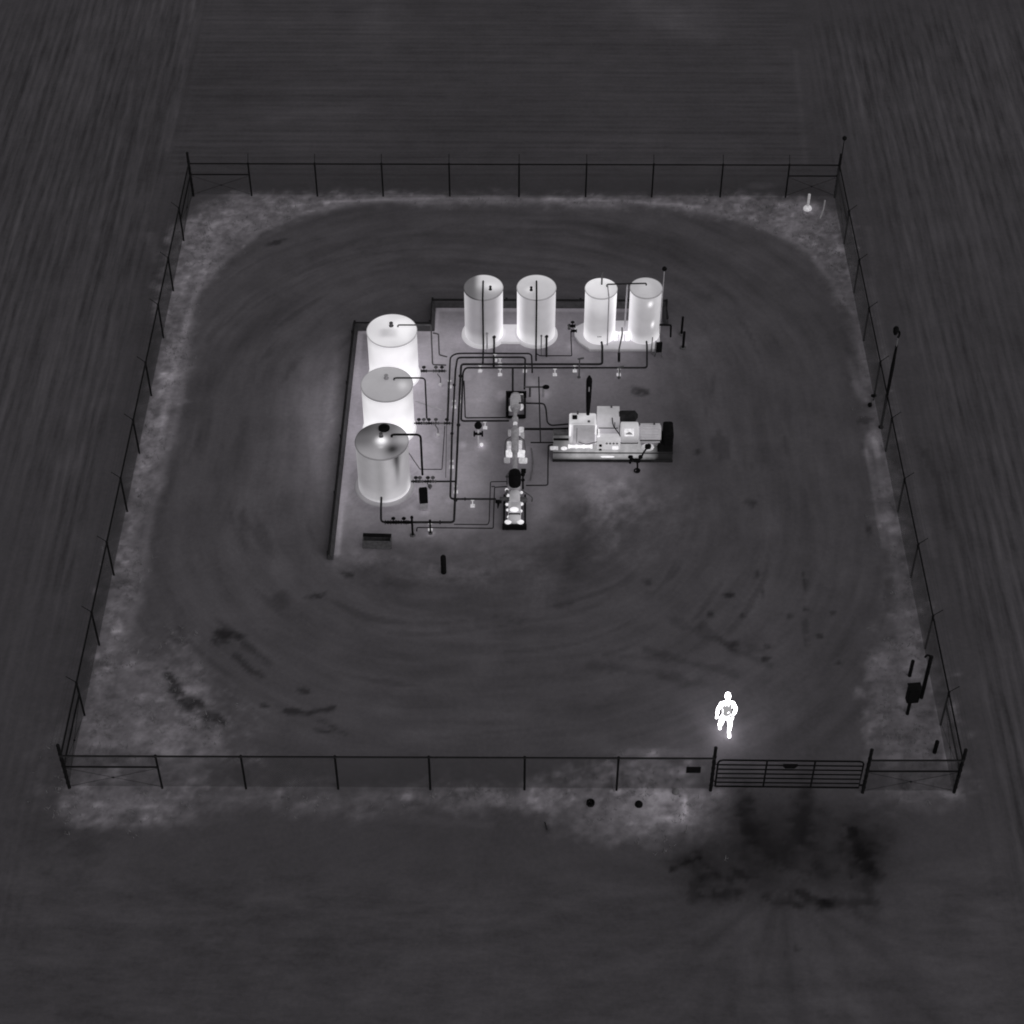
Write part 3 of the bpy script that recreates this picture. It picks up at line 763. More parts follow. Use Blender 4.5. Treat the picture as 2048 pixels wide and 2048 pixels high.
tk7 = tank('right one of the two slim tanks, greyer roof beside the thin lamp mast', T7, RN, HN, shell7,
           lambda x, y: .22 + .10 * math.exp(-((x + .1) / .4) ** 2 - ((y - .2) / .5) ** 2) - .08 * smooth(.2, .9, x) * smooth(.4, -.6, y), .57, .12, .45, group=N_)
MB().tube([(T6.x + .02, T6.y + .16, HN + .03), (T6.x + .02, T6.y + .16, HN + .62)], .032, 10).build('vent_pipe', M_DARKS, tk6)
m = MB()
for dx in (-.05, 0, .05): m.box((T6.x - .02 + dx, T6.y - RN - .004, .46), (.028, .008, .045))
m.build('rating_plate', M_DARKS, tk6)
# foundation slabs
def hull_pad(name, label, pts, h, mt, heat=None):
    m = MB(); n = len(pts)
    vs = [(p[0], p[1], 0) for p in pts] + [(p[0], p[1], h - .03) for p in pts]
    cx = sum(p[0] for p in pts) / n; cy = sum(p[1] for p in pts) / n
    vs += [(cx + (p[0] - cx) * .985, cy + (p[1] - cy) * .97, h) for p in pts]
    fs = [(i, (i + 1) % n, n + (i + 1) % n, n + i) for i in range(n)] + [(n + i, n + (i + 1) % n, 2 * n + (i + 1) % n, 2 * n + i) for i in range(n)]
    fs.append(tuple(range(2 * n, 3 * n))); fs.append(tuple(range(n - 1, -1, -1)))
    m.add(vs, fs)
    return tag(m.build(name, mt, None, heat, sharp=30), label, 'foundation')
p0 = [(T6.x - .86, T6.y - .05), (T6.x - .70, T6.y - .42), (T6.x - .35, T6.y - .78), (T7.x + .36, T7.y - .80), (T7.x + .56, T7.y - .55), (T7.x + .58, T7.y + .5), (T7.x + .4, T7.y + .75), (T6.x - .4, T6.y + .75), (T6.x - .86, T6.y + .4)]
hull_pad('tank_foundation', 'warm pale slab with chamfered corners under the two slim tanks', p0, .10, M_HOT,
         lambda x, y, z: .02 + .10 * (z > .08))
yb = (T4.y + T5.y) / 2
hull_pad('tank_foundation', 'glowing narrow slab joining the bases of the two medium tanks', [(T4.x + .55, yb - .5), (T5.x - .55, yb - .5), (T5.x - .5, yb + .2), (T5.x - .55, yb + .45), (T4.x + .55, yb + .45), (T4.x + .5, yb + .2)], .085, M_HOT,
         lambda x, y, z: .26)
m = MB()
for i in range(3):
    x = (T6.x + T7.x) / 2 - .2 + i * .2
    m.box((x, T6.y - .28, .27), (.15, .16, .34), 0, .02)
m.tube([((T6.x + RN) - .02, T6.y - .28, .40), ((T7.x - RN) + .02, T7.y - .28, .40)], .05, 10)
tag(m.build('manifold', M_WHITE), 'white-hot valve manifold squeezed between the two slim tanks', 'valves')

# ------------------------------------------------------------------ containment wall
def wall():
    pts = [at(655, 1114, 0), at(708, 656, 0), at(865, 654, 0), at(866, 609, 0), at(1332, 607, 0)]
    pts = [Vector((-5.68, 8.65, 0)), Vector((-5.58, 19.62, 0)), Vector((-2.92, 19.62, 0)), Vector((-2.92, 20.88, 0)), Vector((5.35, 20.88, 0)), Vector((5.35, 19.9, 0))]
    t = thing('containment_wall', (-3, 17, 0), 'low steel containment wall with black rim along the left and back of the tanks', 'wall')
    h = .25; wd = .15
    # offset polyline inward (to the right of travel)
    def off(dist):
        out = []
        for i, p in enumerate(pts):
            ns = []
            if i: d = (p - pts[i - 1]).normalized(); ns.append(Vector((d.y, -d.x, 0)))
            if i < len(pts) - 1: d = (pts[i + 1] - p).normalized(); ns.append(Vector((d.y, -d.x, 0)))
            n = sum(ns, Vector()) / len(ns)
            n = n / max(n.length_squared, .3)
            out.append(p + n * dist)
        return out
    inn = off(wd); top_in = off(.05); out0 = off(-.03)
    m = MB(); vs = []; n = len(pts)
    for a, z in ((out0, 0), (pts, h), (top_in, h), (inn, 0.004)):
        vs += [up(p, z) for p in a]
    fs = []
    for k in range(3):
        for i in range(n - 1):
            fs.append((k * n + i, k * n + i + 1, k * n + n + i + 1, k * n + n + i))
    fs += [(0, n, 2 * n, 3 * n), (n - 1, 4 * n - 1, 3 * n - 1, 2 * n - 1)]
    m.add(vs, fs); m.build('panel', M_WALL, t, sharp=20)
    MB().tube([up(p, h + .015) for p in off(.02)], .042, 8).build('rim', M_WALLCAP, t)
    for i in range(n - 1):
        Ln = (pts[i + 1] - pts[i]).length
        for k in range(int(Ln // 2.6) + 1):
            p = pts[i].lerp(pts[i + 1], (k * 2.6 + .04) / Ln)
            MB().box(up(p, .16), (.07, .07, .36), 0, .008).build('stake', M_WALLCAP, t)
wall()

# ------------------------------------------------------------------ pipework
def pipe(label, pts, r=.03, mt=None, bend=.10, name='pipeline', supports=(), cat='pipe', seg=8):
    o = MB().tube(pts, r, seg, bend).build(name, mt or M_PIPE)
    tag(o, label, cat)
    for p in supports:
        p = Vector(p)
        s = MB().tube([up(p, 0), up(p, max(.05, p.z - r))], .018, 6)
        s.box(up(p, max(.05, p.z - r) - .012), (.12, .06, .02)); s.box(up(p, .012), (.14, .14, .02))
        s.build('support', M_WARM, o)
    return o
def flanges(o, pts, r, mt=None, name='flange'):
    for p, ax in pts:
        MB().lathe(p, [(r, -.018), (r, .018)], 12, ax).build(name, mt or M_PIPE, o)
def valve(o, p, ax='X', r=.06, mt=None, wheel=True):
    p = Vector(p)
    m = MB().lathe(p, [(r * .9, -.10), (r * .9, -.075), (r * .55, -.07), (r * .8, 0), (r * .55, .07), (r * .9, .075), (r * .9, .10)], 12, ax)
    if wheel:
        m.tube([p, p + Vector((0, 0, .17))], .014, 6)
        m.lathe(p + Vector((0, 0, .17)), [(.065, -.01), (.07, 0), (.065, .01)], 12)
    return m.build('valve', mt or M_PIPE, o)

Z = .32
def q(x, y, z=Z): return at(x, y, z)
# header pipes
A1 = [q(1064.5, 745, .15), q(1064.5, 742), q(1063, 707), q(935, 706.5), q(912, 707), q(900.5, 714), q(895.5, 842)]
pipe('outermost of three nested header pipes bending round below the left medium tank', A1, .028, bend=.16, supports=[q(990, 706.7), q(899, 760)])
B1 = [q(1049, 778), q(1050.5, 714.5), q(915, 715), q(911, 740), q(904, 868), q(900.5, 998), q(992, 998)]
o = pipe('middle nested header pipe that ends in the thick black line to the pump', B1, .032, bend=.14, supports=[q(1000, 714.6), q(908, 800), q(903, 920), q(945, 998)])
flanges(o, [(q(908.5, 770), 'Y'), (q(904, 867), 'Y'), (q(930, 998), 'X')], .055)
C1 = [up(at(1202, 690), .22) + Vector((0, .02, 0)), q(1204.5, 692, .22), q(1204.5, 728.4), q(922.5, 728.4), q(919, 790), q(914.5, 900), q(908, 1044.5), q(824, 1044.5)]
o = pipe('inner header pipe from the left slim tank round to the front of the site', C1, .038, bend=.12, supports=[q(1150, 728.4), q(1050, 728.4), q(960, 728.4), q(920, 790), q(911, 970), q(860, 1044.5)])
flanges(o, [(q(921, 752), 'Y'), (q(917, 850), 'Y'), (q(911, 1000), 'Y'), (q(880, 1044.5), 'X')], .065)
D1 = [up(at(1292, 690), .22) + Vector((0, .02, 0)), q(1294, 692, .22), q(1294, 735.5), q(931, 735.5), q(926, 745), q(922, 842), q(1018, 841.5)]
pipe('pipe from the right slim tank running parallel to the inner header and into the pump', D1, .032, bend=.12, supports=[q(1238, 735.5), q(1110, 735.5), q(1000, 735.5), q(970, 841.7)])
pipe('thin black pipe dropping inside the header corner and turning towards the pump', [q(928, 762), q(930.5, 835.8), q(1016, 835)], .022, bend=.08)
pipe('short straight pipe from the back header down into the black frame', [q(1025.5, 735.5), q(1025.5, 783, .4)], .034)
o = pipe('black pipe from the dull wide tank base out to the front header with valves', [up(at(764, 1000), .3), q(762, 1015, .25), q(762, 1044.5), q(824, 1044.5)], .034, bend=.16)
for x in (776, 787, 797, 808, 817): valve(o, q(x, 1044.5), 'X', .075, M_BLACK, wheel=(x in (787, 808)))
def stand(label, x, y0, y1, r=.03, mt=None, knob=True):
    b = at(x, y1); hh = .0
    # height from its surveyed top
    lo, hi = 0, 4
    for _ in range(40):
        mid = (lo + hi) / 2
        P = Vector((b.x, b.y, mid)) - CC
        yy = 1024 - CF * P.dot(CU) / P.dot(_f)
        if yy > y0: lo = mid
        else: hi = mid
    t = thing('riser', (b.x, b.y, 0), label, 'standpipe')
    MB().tube([up(b, 0), up(b, lo)], r, 10).build('pipe', mt or M_BLACK, t)
    if knob: MB().lathe(up(b, lo), [(r * 1.3, -.05), (r * 1.45, 0), (r * .9, .03)], 10).build('cap', mt or M_BLACK, t)
    MB().lathe(up(b, .0), [(r * 2.4, .0), (r * 2.4, .03), (r * 1.2, .04)], 12).build('foot', M_DARKS, t)
    return t, lo, b
stand('tall black standpipe in front of the trough at the valve end of the front header', 825.5, 1034, 1071, .035)
stand('short black standpipe on the front header in the middle of the two thin lines', 861, 1041, 1067, .028)
pipe('upper of two thin black lines along the front that climb to the pump motor', [q(908, 1048.5, .25), q(976, 1049.2, .25), q(978.5, 1042, .25), q(981, 963.5, .25), q(1014, 963, .3)], .016, bend=.06)
pipe('lower of two thin black lines along the front, starting beside the standpipe', [up(at(833.5, 1063), .02), q(833.8, 1055, .22), q(986.6, 1056.6, .22), q(989, 974.6, .22), q(1014, 973, .3)], .018, bend=.06)
pipe('short horizontal stub joining the two thin lines just left of the pump motor', [q(983, 973, .24), q(990, 973, .24)], .016, bend=.0)
# tank inlet pipes
zr = HW + .16
p = [up((T1.x + .20, T1.y + .10, 0), HW + .06), up((T1.x + .20, T1.y + .10, 0), zr)]
e = at(862, 651.5, zr); e.y = T1.y + .10
p += [e, at(866, 741, .3) if False else up(e, 1.75)]
e2 = up(e, .36)
p2 = p + [e2]
pipe('inlet pipe over the roof of the white-hot far tank, dropping beside it to the header', p2 + [e2 + Vector((.46, -.02, 0))], .026, M_DARKS, bend=.08)
e3 = at(877, 668, 1.35)
pipe('second drop pipe beside the far wide tank, hooked off its inlet line', [at(866, 666, 1.35), e3, up(e3, .42), up(e3, .42) + Vector((.27, -.1, 0))], .026, M_DARKS, bend=.06)
p = [up((T2.x + .23, T2.y + .13, 0), HW + .06), up((T2.x + .23, T2.y + .13, 0), zr)]
e = at(850, 758.5, zr); e.y = T2.y + .13
pipe('inlet pipe over the plain grey roof of the middle wide tank', p + [e, up(e, .34)], .027, M_PIPE, bend=.14)
p = [up((T3.x + .31, T3.y + .14, 0), HW + .06), up((T3.x + .31, T3.y + .14, 0), zr)]
e = at(841, 873, zr); e.y = T3.y + .14
pipe('thick black inlet pipe over the roof of the dull grey tank nearest the camera', p + [e, up(e, .34)], .036, M_BLACK, bend=.16)
# outlet lines with valves from the wide tanks to the header
for lab, y, x0, x1, xs, mt in (('valved outlet line from the white-hot far tank to the header', 742, 841, 893, (848, 872, 884), M_PIPEG),
                               ('valved outlet line from the middle wide tank to the header', 846.5, 826, 905, (838, 848, 858, 872, 894), M_PIPEG),
                               ('valved outlet line from the dull wide tank to the header, black at its right end', 962.8, 822, 912, (832, 840, 856, 866), M_PIPE)):
    o = pipe(lab, [q(x0, y), q(x1, y)], .03, mt, bend=0)
    for i, x in enumerate(xs): valve(o, q(x, y), 'X', .06, M_DARKS if i % 2 else M_PIPE)
for lab, x, y0, y1 in (('hooked sample line with a bulb hanging off the far wide tank outlet', 881, 748, 772), ('hooked sample line with a bulb hanging off the middle wide tank outlet', 876, 850, 872), ('hooked sample line with a bulb hanging off the dull wide tank outlet', 860, 966, 975)):
    a = q(x - 6, y0, .3); b = q(x, y0 + 8, .3); c = up(at(x, y1), .06)
    o = pipe(lab, [a, b, up(b, .2), c], .018, M_DARKS, bend=.04)
    MB().ball(c, .07).build('bulb', M_MIDW if x > 870 else M_DARKS, o)
pipe('thin slanting line with a handle between the middle wide tank and the header', [q(831, 803, .6), q(860, 812, .5), q(889, 821.5, .4)], .022, M_PIPEL, bend=.05)
pipe('thin wire-like tube angling down from the dull grey tank and along to the header', [q(817, 905, 1.0), q(840, 938.6, .25), q(884, 938.8, .25), q(889.5, 852, .25)], .014, bend=.05)
pipe('thin upright tube running parallel just left of the header pipes', [q(896, 762, .2), q(893, 860, .2), q(891.5, 955, .2)], .012, M_PIPEG, bend=0)
# medium tank down pipes
def downpipe(label, c, R, H, px_end, x_off, r):
    y0 = c.y + .20
    x = c.x + x_off
    g = at(*px_end, .12)
    return pipe(label, [(x, y0, H + .03), (x, y0, H + .14), (x, c.y - R - .07, H + .14), (x, c.y - R - .07, .14), (x, g.y, .14)], r, M_BLACK, bend=.08)
downpipe('black fill pipe down the front of the left medium tank', T4, RS, HS, (966, 727), -.01, .030)
downpipe('black fill pipe down the front of the right medium tank', T5, RS, HS, (1072, 722), .0, .030)
for lab, c, dx, y1, h, mt, r in (('pale thin stub pipe at the foot of the left medium tank', T4, .12, 705, .62, M_PIPEL, .025), ('dark nozzle pipe at the foot of the left medium tank', T4, .36, 735, .38, M_PIPE, .036),
                          ('grey thin stub pipe at the foot of the right medium tank', T5, .18, 712, .50, M_PIPEG, .02), ('dark nozzle pipe at the foot of the right medium tank', T5, .36, 713, .40, M_PIPE, .036)):
    x = c.x + dx; yy = c.y - math.sqrt(RS ** 2 - dx ** 2)
    g = at(1000, y1, .08)
    o = pipe(lab, [(x, yy + .03, h), (x, yy - .10, h), (x, yy - .12, .10), (x, g.y, .10)], r, mt, bend=.06)
    flanges(o, [((x, yy - .02, h), 'Y')], r * 1.7, mt)
o = pipe('thin pipe from the foot of the right medium tank over to a valve cluster', [up(at(1073, 712), .1), q(1080, 711.5, .15), q(1143.5, 711.5, .15), q(1142, 676, .15), q(1142, 662, .45)], .018, bend=.05)
c = q(1145, 652, .5)
valve(o, c, 'X', .08, M_BLACK); valve(o, c + Vector((.05, -.2, -.05)), 'X', .07, M_BLACK, False); valve(o, c + Vector((-.12, -.05, 0)), 'Y', .06, M_DARKS, False)
# slim tank pipes
zt = HN + .14
pipe('dark crossover pipe joining the roofs of the two slim tanks', [(T6.x + .19, T6.y + .05, HN + .03), (T6.x + .19, T6.y + .05, zt), (T7.x + .0, T7.y + .08, zt), (T7.x + .0, T7.y + .08, HN + .03)], .026, M_PIPE, bend=.05)
pipe('grey drop pipe down the front of the left slim tank', [(T6.x + .21, T6.y + .04, zt - .01), (T6.x + .24, T6.y - RN - .06, zt - .03), (T6.x + .26, T6.y - RN - .06, .14)], .022, M_PIPEL, bend=.08)
pipe('grey drop pipe hanging between the two slim tanks', [((T6.x + T7.x) / 2 + .12, T6.y + .06, zt - .02), ((T6.x + T7.x) / 2 + .10, T6.y - .05, .4)], .026, M_PIPEL, bend=0)
pipe('dark riser between the two slim tanks running forward over the slab', [(T6.x + .76, T6.y - .25, .62), (T6.x + .76, T6.y - .55, .60), q(1238, 700, .3), q(1238, 724, .2)], .026, M_DARKS, bend=.08)
o = MB().tube([q(1238, 706, .3), q(1238, 723, .2)], .045, 10).build('strainer', M_BLACK); tag(o, 'black stubby strainer at the end of the riser between the slim tanks', 'strainer')
for lab, x, y0, y1 in (('small valve post in front of the right slim tank header, nearest the strainer', 1238, 735, 756), ('small valve post with a tilted handle in front of the left slim tank', 1158, 718, 755)):
    t, hh, b = stand(lab, x, y0, y1, .022, M_DARKS, False)
    MB().box(up(b, hh) + Vector((.04, 0, .02)), (.22, .06, .05), .3, .01).build('handle', M_DARKS, t)
pipe('black elbow pipe leaving the right side of the right slim tank', [(T7.x + RN - .02, T7.y - .12, .62), (T7.x + RN + .38, T7.y - .14, .62), (T7.x + RN + .40, T7.y - .15, .1)], .034, M_BLACK, bend=.04)
stand('slim black guard post right of the slim tanks, set farther back', 1363, 634, 668, .042, M_BLACK, False)
stand('slim black guard post right of the slim tanks, set nearer the camera', 1366, 664, 696, .046, M_BLACK, False)
# panel beside the right slim tank
b = at(1317, 711)
t = thing('control_box', (b.x, b.y, 0), 'black tilted control box on legs at the foot of the right slim tank', 'control box')
MB().box(up(b, .38), (.20, .10, .42), .15, .015).build('cabinet', M_BLACK, t)
for dx in (-.13, .12):
    MB().tube([up(b, .2) + Vector((dx * .6, 0, 0)), up(b, 0) + Vector((dx, -.06, 0))], .022, 6).build('leg', M_DARKS, t)
pipe('looped grey hose at the foot of the right slim tank', [up(at(1304, 692), .4), up(at(1302, 708), .05), up(at(1309, 712), .05), up(at(1311, 695), .3)], .018, M_PIPEG, bend=.08)
# lamp masts with a ball head
def mast(label, b, h, r, mt, head=.10, z0=0):
    t = thing('lamp_mast', (b.x, b.y, z0), label, 'lamp')
    MB().tube([up(b, z0), up(b, h)], r, 8).build('mast', mt, t)
    MB().ball(up(b, h + head * .7), head, 1, 1, 1.05).build('lamp_head', M_BLACK, t)
    return t
b = at(1322, 640)
mast('black ball lamp on a thin pale mast rising behind the right slim tank', Vector((T7.x + RN + .035, T7.y + .06, 0)), 2.86, .016, M_PIPEL, .085)
cb = Vector((BR.x + .05, BR.y + .08, 0))
mast('black ball lamp on a thin dark mast at the far right fence corner', cb, 2.55, .017, M_GALV, .085)

# ------------------------------------------------------------------ pad fittings
def standing_box(label, x0, x1, ytop, ybot, dep, mt_top):
    b = at((x0 + x1) / 2, ybot); w = (x1 - x0) / 63
    return b, w
b = at(848, 1018)
t = thing('control_box', (b.x, b.y, 0), 'tall black control box standing on the gravel between the dull tank and the pump', 'control box')
MB().box(up(b, .60), (.27, .18, .56), .12, .02).build('cabinet', M_BLACK, t)
MB().box(up(b, .17), (.25, .16, .30), .12, .01).build('pedestal', M_MID, t)
MB().box(up(b, .895) + Vector((0, 0, 0)), (.22, .15, .03), .12, .005).build('lid', M_BLACK, t)
b = at(755, 1092)
t = thing('trough', (b.x, b.y, 0), 'dark open-topped metal trough on the gravel in front of the dull grey tank', 'trough')
m = MB(); w, dp, hh = .86, .26, .34
m.box(up(b, hh / 2 + .02) + Vector((0, -dp / 2, 0)), (w, .02, hh), -.03); m.box(up(b, hh / 2 + .02) + Vector((0, dp / 2, 0)), (w, .02, hh), -.03)
m.box(up(b, hh / 2 + .02) + Vector((-w / 2, 0, 0)), (.02, dp - .03, hh), -.03); m.box(up(b, hh / 2 + .02) + Vector((w / 2, 0, 0)), (.02, dp - .03, hh), -.03)
m.box(up(b, .035), (w - .03, dp - .03, .02), -.03)
m.build('tub', M_DARKS, t)
MB().box(up(b, .37) + Vector((0, dp / 2 - .02, 0)), (w + .02, .14, .02), -.03).build('lip', M_BLACK, t)
def bollard(label, x, y0, y1, r=.05):
    b = at(x, y1); lo, hi = 0, 3
    for _ in range(40):
        mid = (lo + hi) / 2
        P = Vector((b.x, b.y, mid)) - CC
        if 1024 - CF * P.dot(CU) / P.dot(_f) > y0: lo = mid
        else: hi = mid
    m = MB().lathe((b.x, b.y, 0), [(r, 0), (r, lo - r * .5), (r * .8, lo - r * .15), (r * .3, lo)], 14)
    return tag(m.build('bollard', M_BLACK), label, 'bollard')
bollard('black bollard on the dirt in front of the gravel pad, below the trough', 887.5, 1112, 1145, .085)
bollard('black bollard standing behind the square panel near the right fence', 1819, 1321, 1352, .055)
bollard('black bollard nearest the gate, just inside the right front corner', 1869, 1482, 1505, .06)
# dark valve tree between header and pump
b = at(957, 892)
t = thing('valve_tree', (b.x, b.y, 0), 'black stacked valve on a warm post left of the pump skid', 'valve')
MB().tube([up(b, 0), up(b, .9)], .03, 8).build('stem', M_MIDW, t)
MB().lathe(up(b, .90), [(.06, -.10), (.11, -.05), (.13, .02), (.10, .10), (.05, .13)], 14).build('valve_body', M_BLACK, t)
MB().lathe(up(b, .55), [(.05, -.16), (.10, -.15), (.10, -.11), (.05, -.10), (.05, .10), (.10, .11), (.10, .15), (.05, .16)], 12, 'X').build('cross_valve', M_BLACK, t)
MB().ball(up(b, .07) + Vector((.10, .0, 0)), .06).build('drain', M_WARM2, t)
# horizontal valve line right of the frame, top
o = pipe('grey valve line right of the black frame, with a black knob at its right end', [q(1049, 774, .45), q(1096, 774, .45)], .03, M_DARKS, bend=0)
MB().ball(q(1092, 774, .47), .10, 1.2, .8, .8).build('knob', M_BLACK, o)
for x in (1060, 1087):
    e = q(x, 774, .43); MB().tube([e, up(e, 0)], .035, 8).build('leg', M_DARKS if x < 1070 else M_MID, o)
# thin mast-like line and crossbars between pump and compressor
pipe('long straight upright line between the pump and the compressor', [q(1077.5, 754, .55), q(1079, 810, .55), q(1081, 884, .55)], .022, M_PIPE, bend=0)
pipe('short black crossbar at the lower end of the long straight line', [q(1061, 885, .5), q(1107, 885, .5)], .022, M_BLACK, bend=0)
pipe('thick black bar pipe from the pump barrel towards the engine housing', [q(1049, 858, .5), q(1113, 858, .5), q(1137, 857, .5)], .038, M_BLACK, bend=0)
pipe('black pipe leaving the frame and stepping down to the compressor', [q(1038, 806, .5), q(1088, 807, .5), q(1092, 818, .5), q(1094.5, 845, .5), q(1102, 851, .5), q(1137, 848, .55)], .027, M_PIPE, bend=.10)
pipe('thin black line from the compressor left end round to the pump motor', [q(1108, 889.5, .3), q(1096.5, 890, .3), q(1095.6, 970.6, .2), q(1052, 970.8, .3)], .022, M_PIPE, bend=.08)
pipe('slack dark hose lying on the gravel right of the pump', [up(at(1063, 897), .02), up(at(1066, 920), .02), up(at(1065.5, 940), .02), up(at(1061, 962), .02)], .018, M_PIPEG, bend=.1)

# ------------------------------------------------------------------ pump skid (long and narrow)
def pump():
    cx = at(1030, 900).x
    yb, yf = at(1030, 836).y, at(1030, 1061).y
    t = thing('pump_skid', (cx, (yb + yf) / 2, 0), 'long narrow pump skid with a black motor cap, in front of the black frame', 'pump')
    w = .33
    # front frame
    m = MB(); y1 = at(1030, 1011).y + .2
    for s in (-1, 1):
        m.box((cx + s * w + .0, (yf + y1) / 2 + .1, .14), (.06, y1 - yf, .12))
    m.box((cx, yf + .05, .11), (2 * w + .10, .10, .20), 0, .01)
    m.box((cx, yf + .18, .07), (2 * w + .02, .14, .10), 0, .01)
    m.build('skid_frame', M_BLACK, t)
    # barrel along y
    m = MB()
    ya = at(1030, 835, .5).y; ye = at(1029, 950, .5).y
    m.lathe((cx, 0, .48), [(.06, ya + .25), (.06, ya), (.11, ya - .02), (.11, ya - .12), (.075, ya - .14), (.075, ya - .55), (.13, ya - .57), (.13, ya - .78), (.12, ya - .8), (.12, ya - 1.55), (.085, ya - 1.6), (.085, ye)], 16, 'Y')
    m.build('pump_barrel', M_MID, t, sharp=30)
    # support brackets with warm clamps
    for (px, py, sx, sy, hz, mt) in ((1018, 886, .14, .22, .30, M_WARM), (1039, 884, .16, .22, .32, M_WARM), (1018.5, 902, .22, .15, .26, M_WARM2), (1042, 902, .26, .16, .26, M_WARM2),
                                     (1014, 918, .20, .2, .14, M_MIDW), (1046, 918, .28, .18, .16, M_WARM), (1042, 858, .16, .26, .22, M_WARM), (1045, 868, .12, .2, .2, M_MIDW), (1030.5, 846, .13, .18, .56, M_WARM), (1019, 862, .1, .2, .2, M_MIDW)):
        p = at(px, py, hz)
        MB().box((p.x, p.y, hz / 2 + .01), (sx, sy, hz), rng.uniform(-.15, .15), .03).build('bearing_block', mt, t)
    for s in (-1, 1):
        x0 = cx + s * .30
        pts = [(cx + s * .14, at(1030, 876, .5).y, .55), (x0, at(1030, 880, .5).y, .5), (x0 + s * .03, at(1030, 896, .3).y, .28), (x0 + s * .03, at(1030, 910, .1).y, .08), (cx + s * .16, at(1030, 910, .1).y, .08)]
        MB().tube(pts, .018, 6, .06).build('hoop', M_DARKS, t)
    # motor cap
    ym = at(1029, 960, .7).y
    m = MB(); m.lathe((cx, ym, 0), [(.19, .52), (.20, .60), (.20, .95), (.17, 1.05), (.06, 1.09)], 20)
    m.build('motor_cap', M_BLACK, t)
    MB().lathe((cx, ym, 0), [(.22, .04), (.20, .1), (.19, .34), (.21, .40), (.19, .52)], 20).build('motor', M_MID, t)
    # side tubes and valves by the motor
    m = MB()
    p = at(1046, 949, .7); m.ball(p, .07); p2 = at(1046, 960, .6); m.ball(p2, .06); m.tube([p, p2, up(p2, .2)], .03, 8)
    m.box(at(1047, 942, .6), (.16, .16, .10), 0, .02)
    m.build('side_valve', M_BLACK, t)
    m = MB(); a = at(1043, 980, .5)
    m.tube([a, at(1061, 992, .45), at(1065, 996, .4), at(1063.5, 1003, .25)], .022, 7, .04)
    m.build('lever', M_DARKS, t)
    m = MB()
    for px, py in ((1014, 953), (1014, 982), (1012, 988)): 
        p = at(px, py, .45); m.ball(p, .05); m.tube([p, up(p, .1)], .02, 6)
    m.tube([at(1014, 950, .5), at(1021, 940, .5)], .018, 6)
    m.build('fitting', M_DARKS, t)
    for px, py, r in ((1013.5, 980, .06), (1016, 991, .055), (1043, 985, .05), (1043.5, 1008, .055), (1014, 1009, .05), (1017, 1034, .05), (1042, 1022, .05), (1015, 1020, .045)):
        MB().ball(at(px, py, .35), r).build('warm_coupling', M_WARM2, t)
    # pump body in front
    y2 = at(1030, 1000, .4).y; y3 = at(1030, 1044, .3).y
    m = MB().box((cx, (y2 + y3) / 2, .30), (.40, y2 - y3, .28), 0, .06)
    m.box((cx, y2 + .12, .40), (.34, .5, .30), 0, .08)
    m.build('pump_body', M_ENG, t, lambda x, y, z: .14 + .08 * math.sin(9 * x + 5 * y), sharp=60)
    m = MB(); p = at(1028.5, 1019, .50); m.ball(p, .125, 1.15, .8, .45)
    m.build('hot_cover', M_WHITE, t)
    for px in (1016, 1041):
        MB().ball(at(px, 1044, .3), .10, 1.1, .8, .7).build('hot_cylinder', M_WARM2, t)
    m = MB(); m.box((cx + .0, y3 + .22, .42), (.36, .07, .10), 0, .02); m.build('cross_bar', M_DARKS, t)
    # suction and discharge flange pair
    m = MB(); p = at(1012, 998, .35); m.lathe(p, [(.05, -.2), (.07, -.18), (.07, .1), (.1, .12), (.1, .16)], 12, 'X')
    p = at(1048, 1000, .35); m.lathe(p, [(.05, -.18), (.1, -.1), (.1, .02), (.06, .1)], 12, 'X')
    m.build('flange', M_DARKS, t)
pump()
b = q(997, 1003, .3)
m = MB(); m.lathe(b, [(.045, -.1), (.06, -.08), (.06, .08), (.045, .1)], 10, 'X'); m.tube([b, b + Vector((.0, -.10, .02)), b + Vector((-.02, -.30, .0))], [.05, .045, .012], 8)
tag(m.build('check_valve', M_BLACK), 'black valve with a pointed lever on the thick line entering the pump', 'valve')
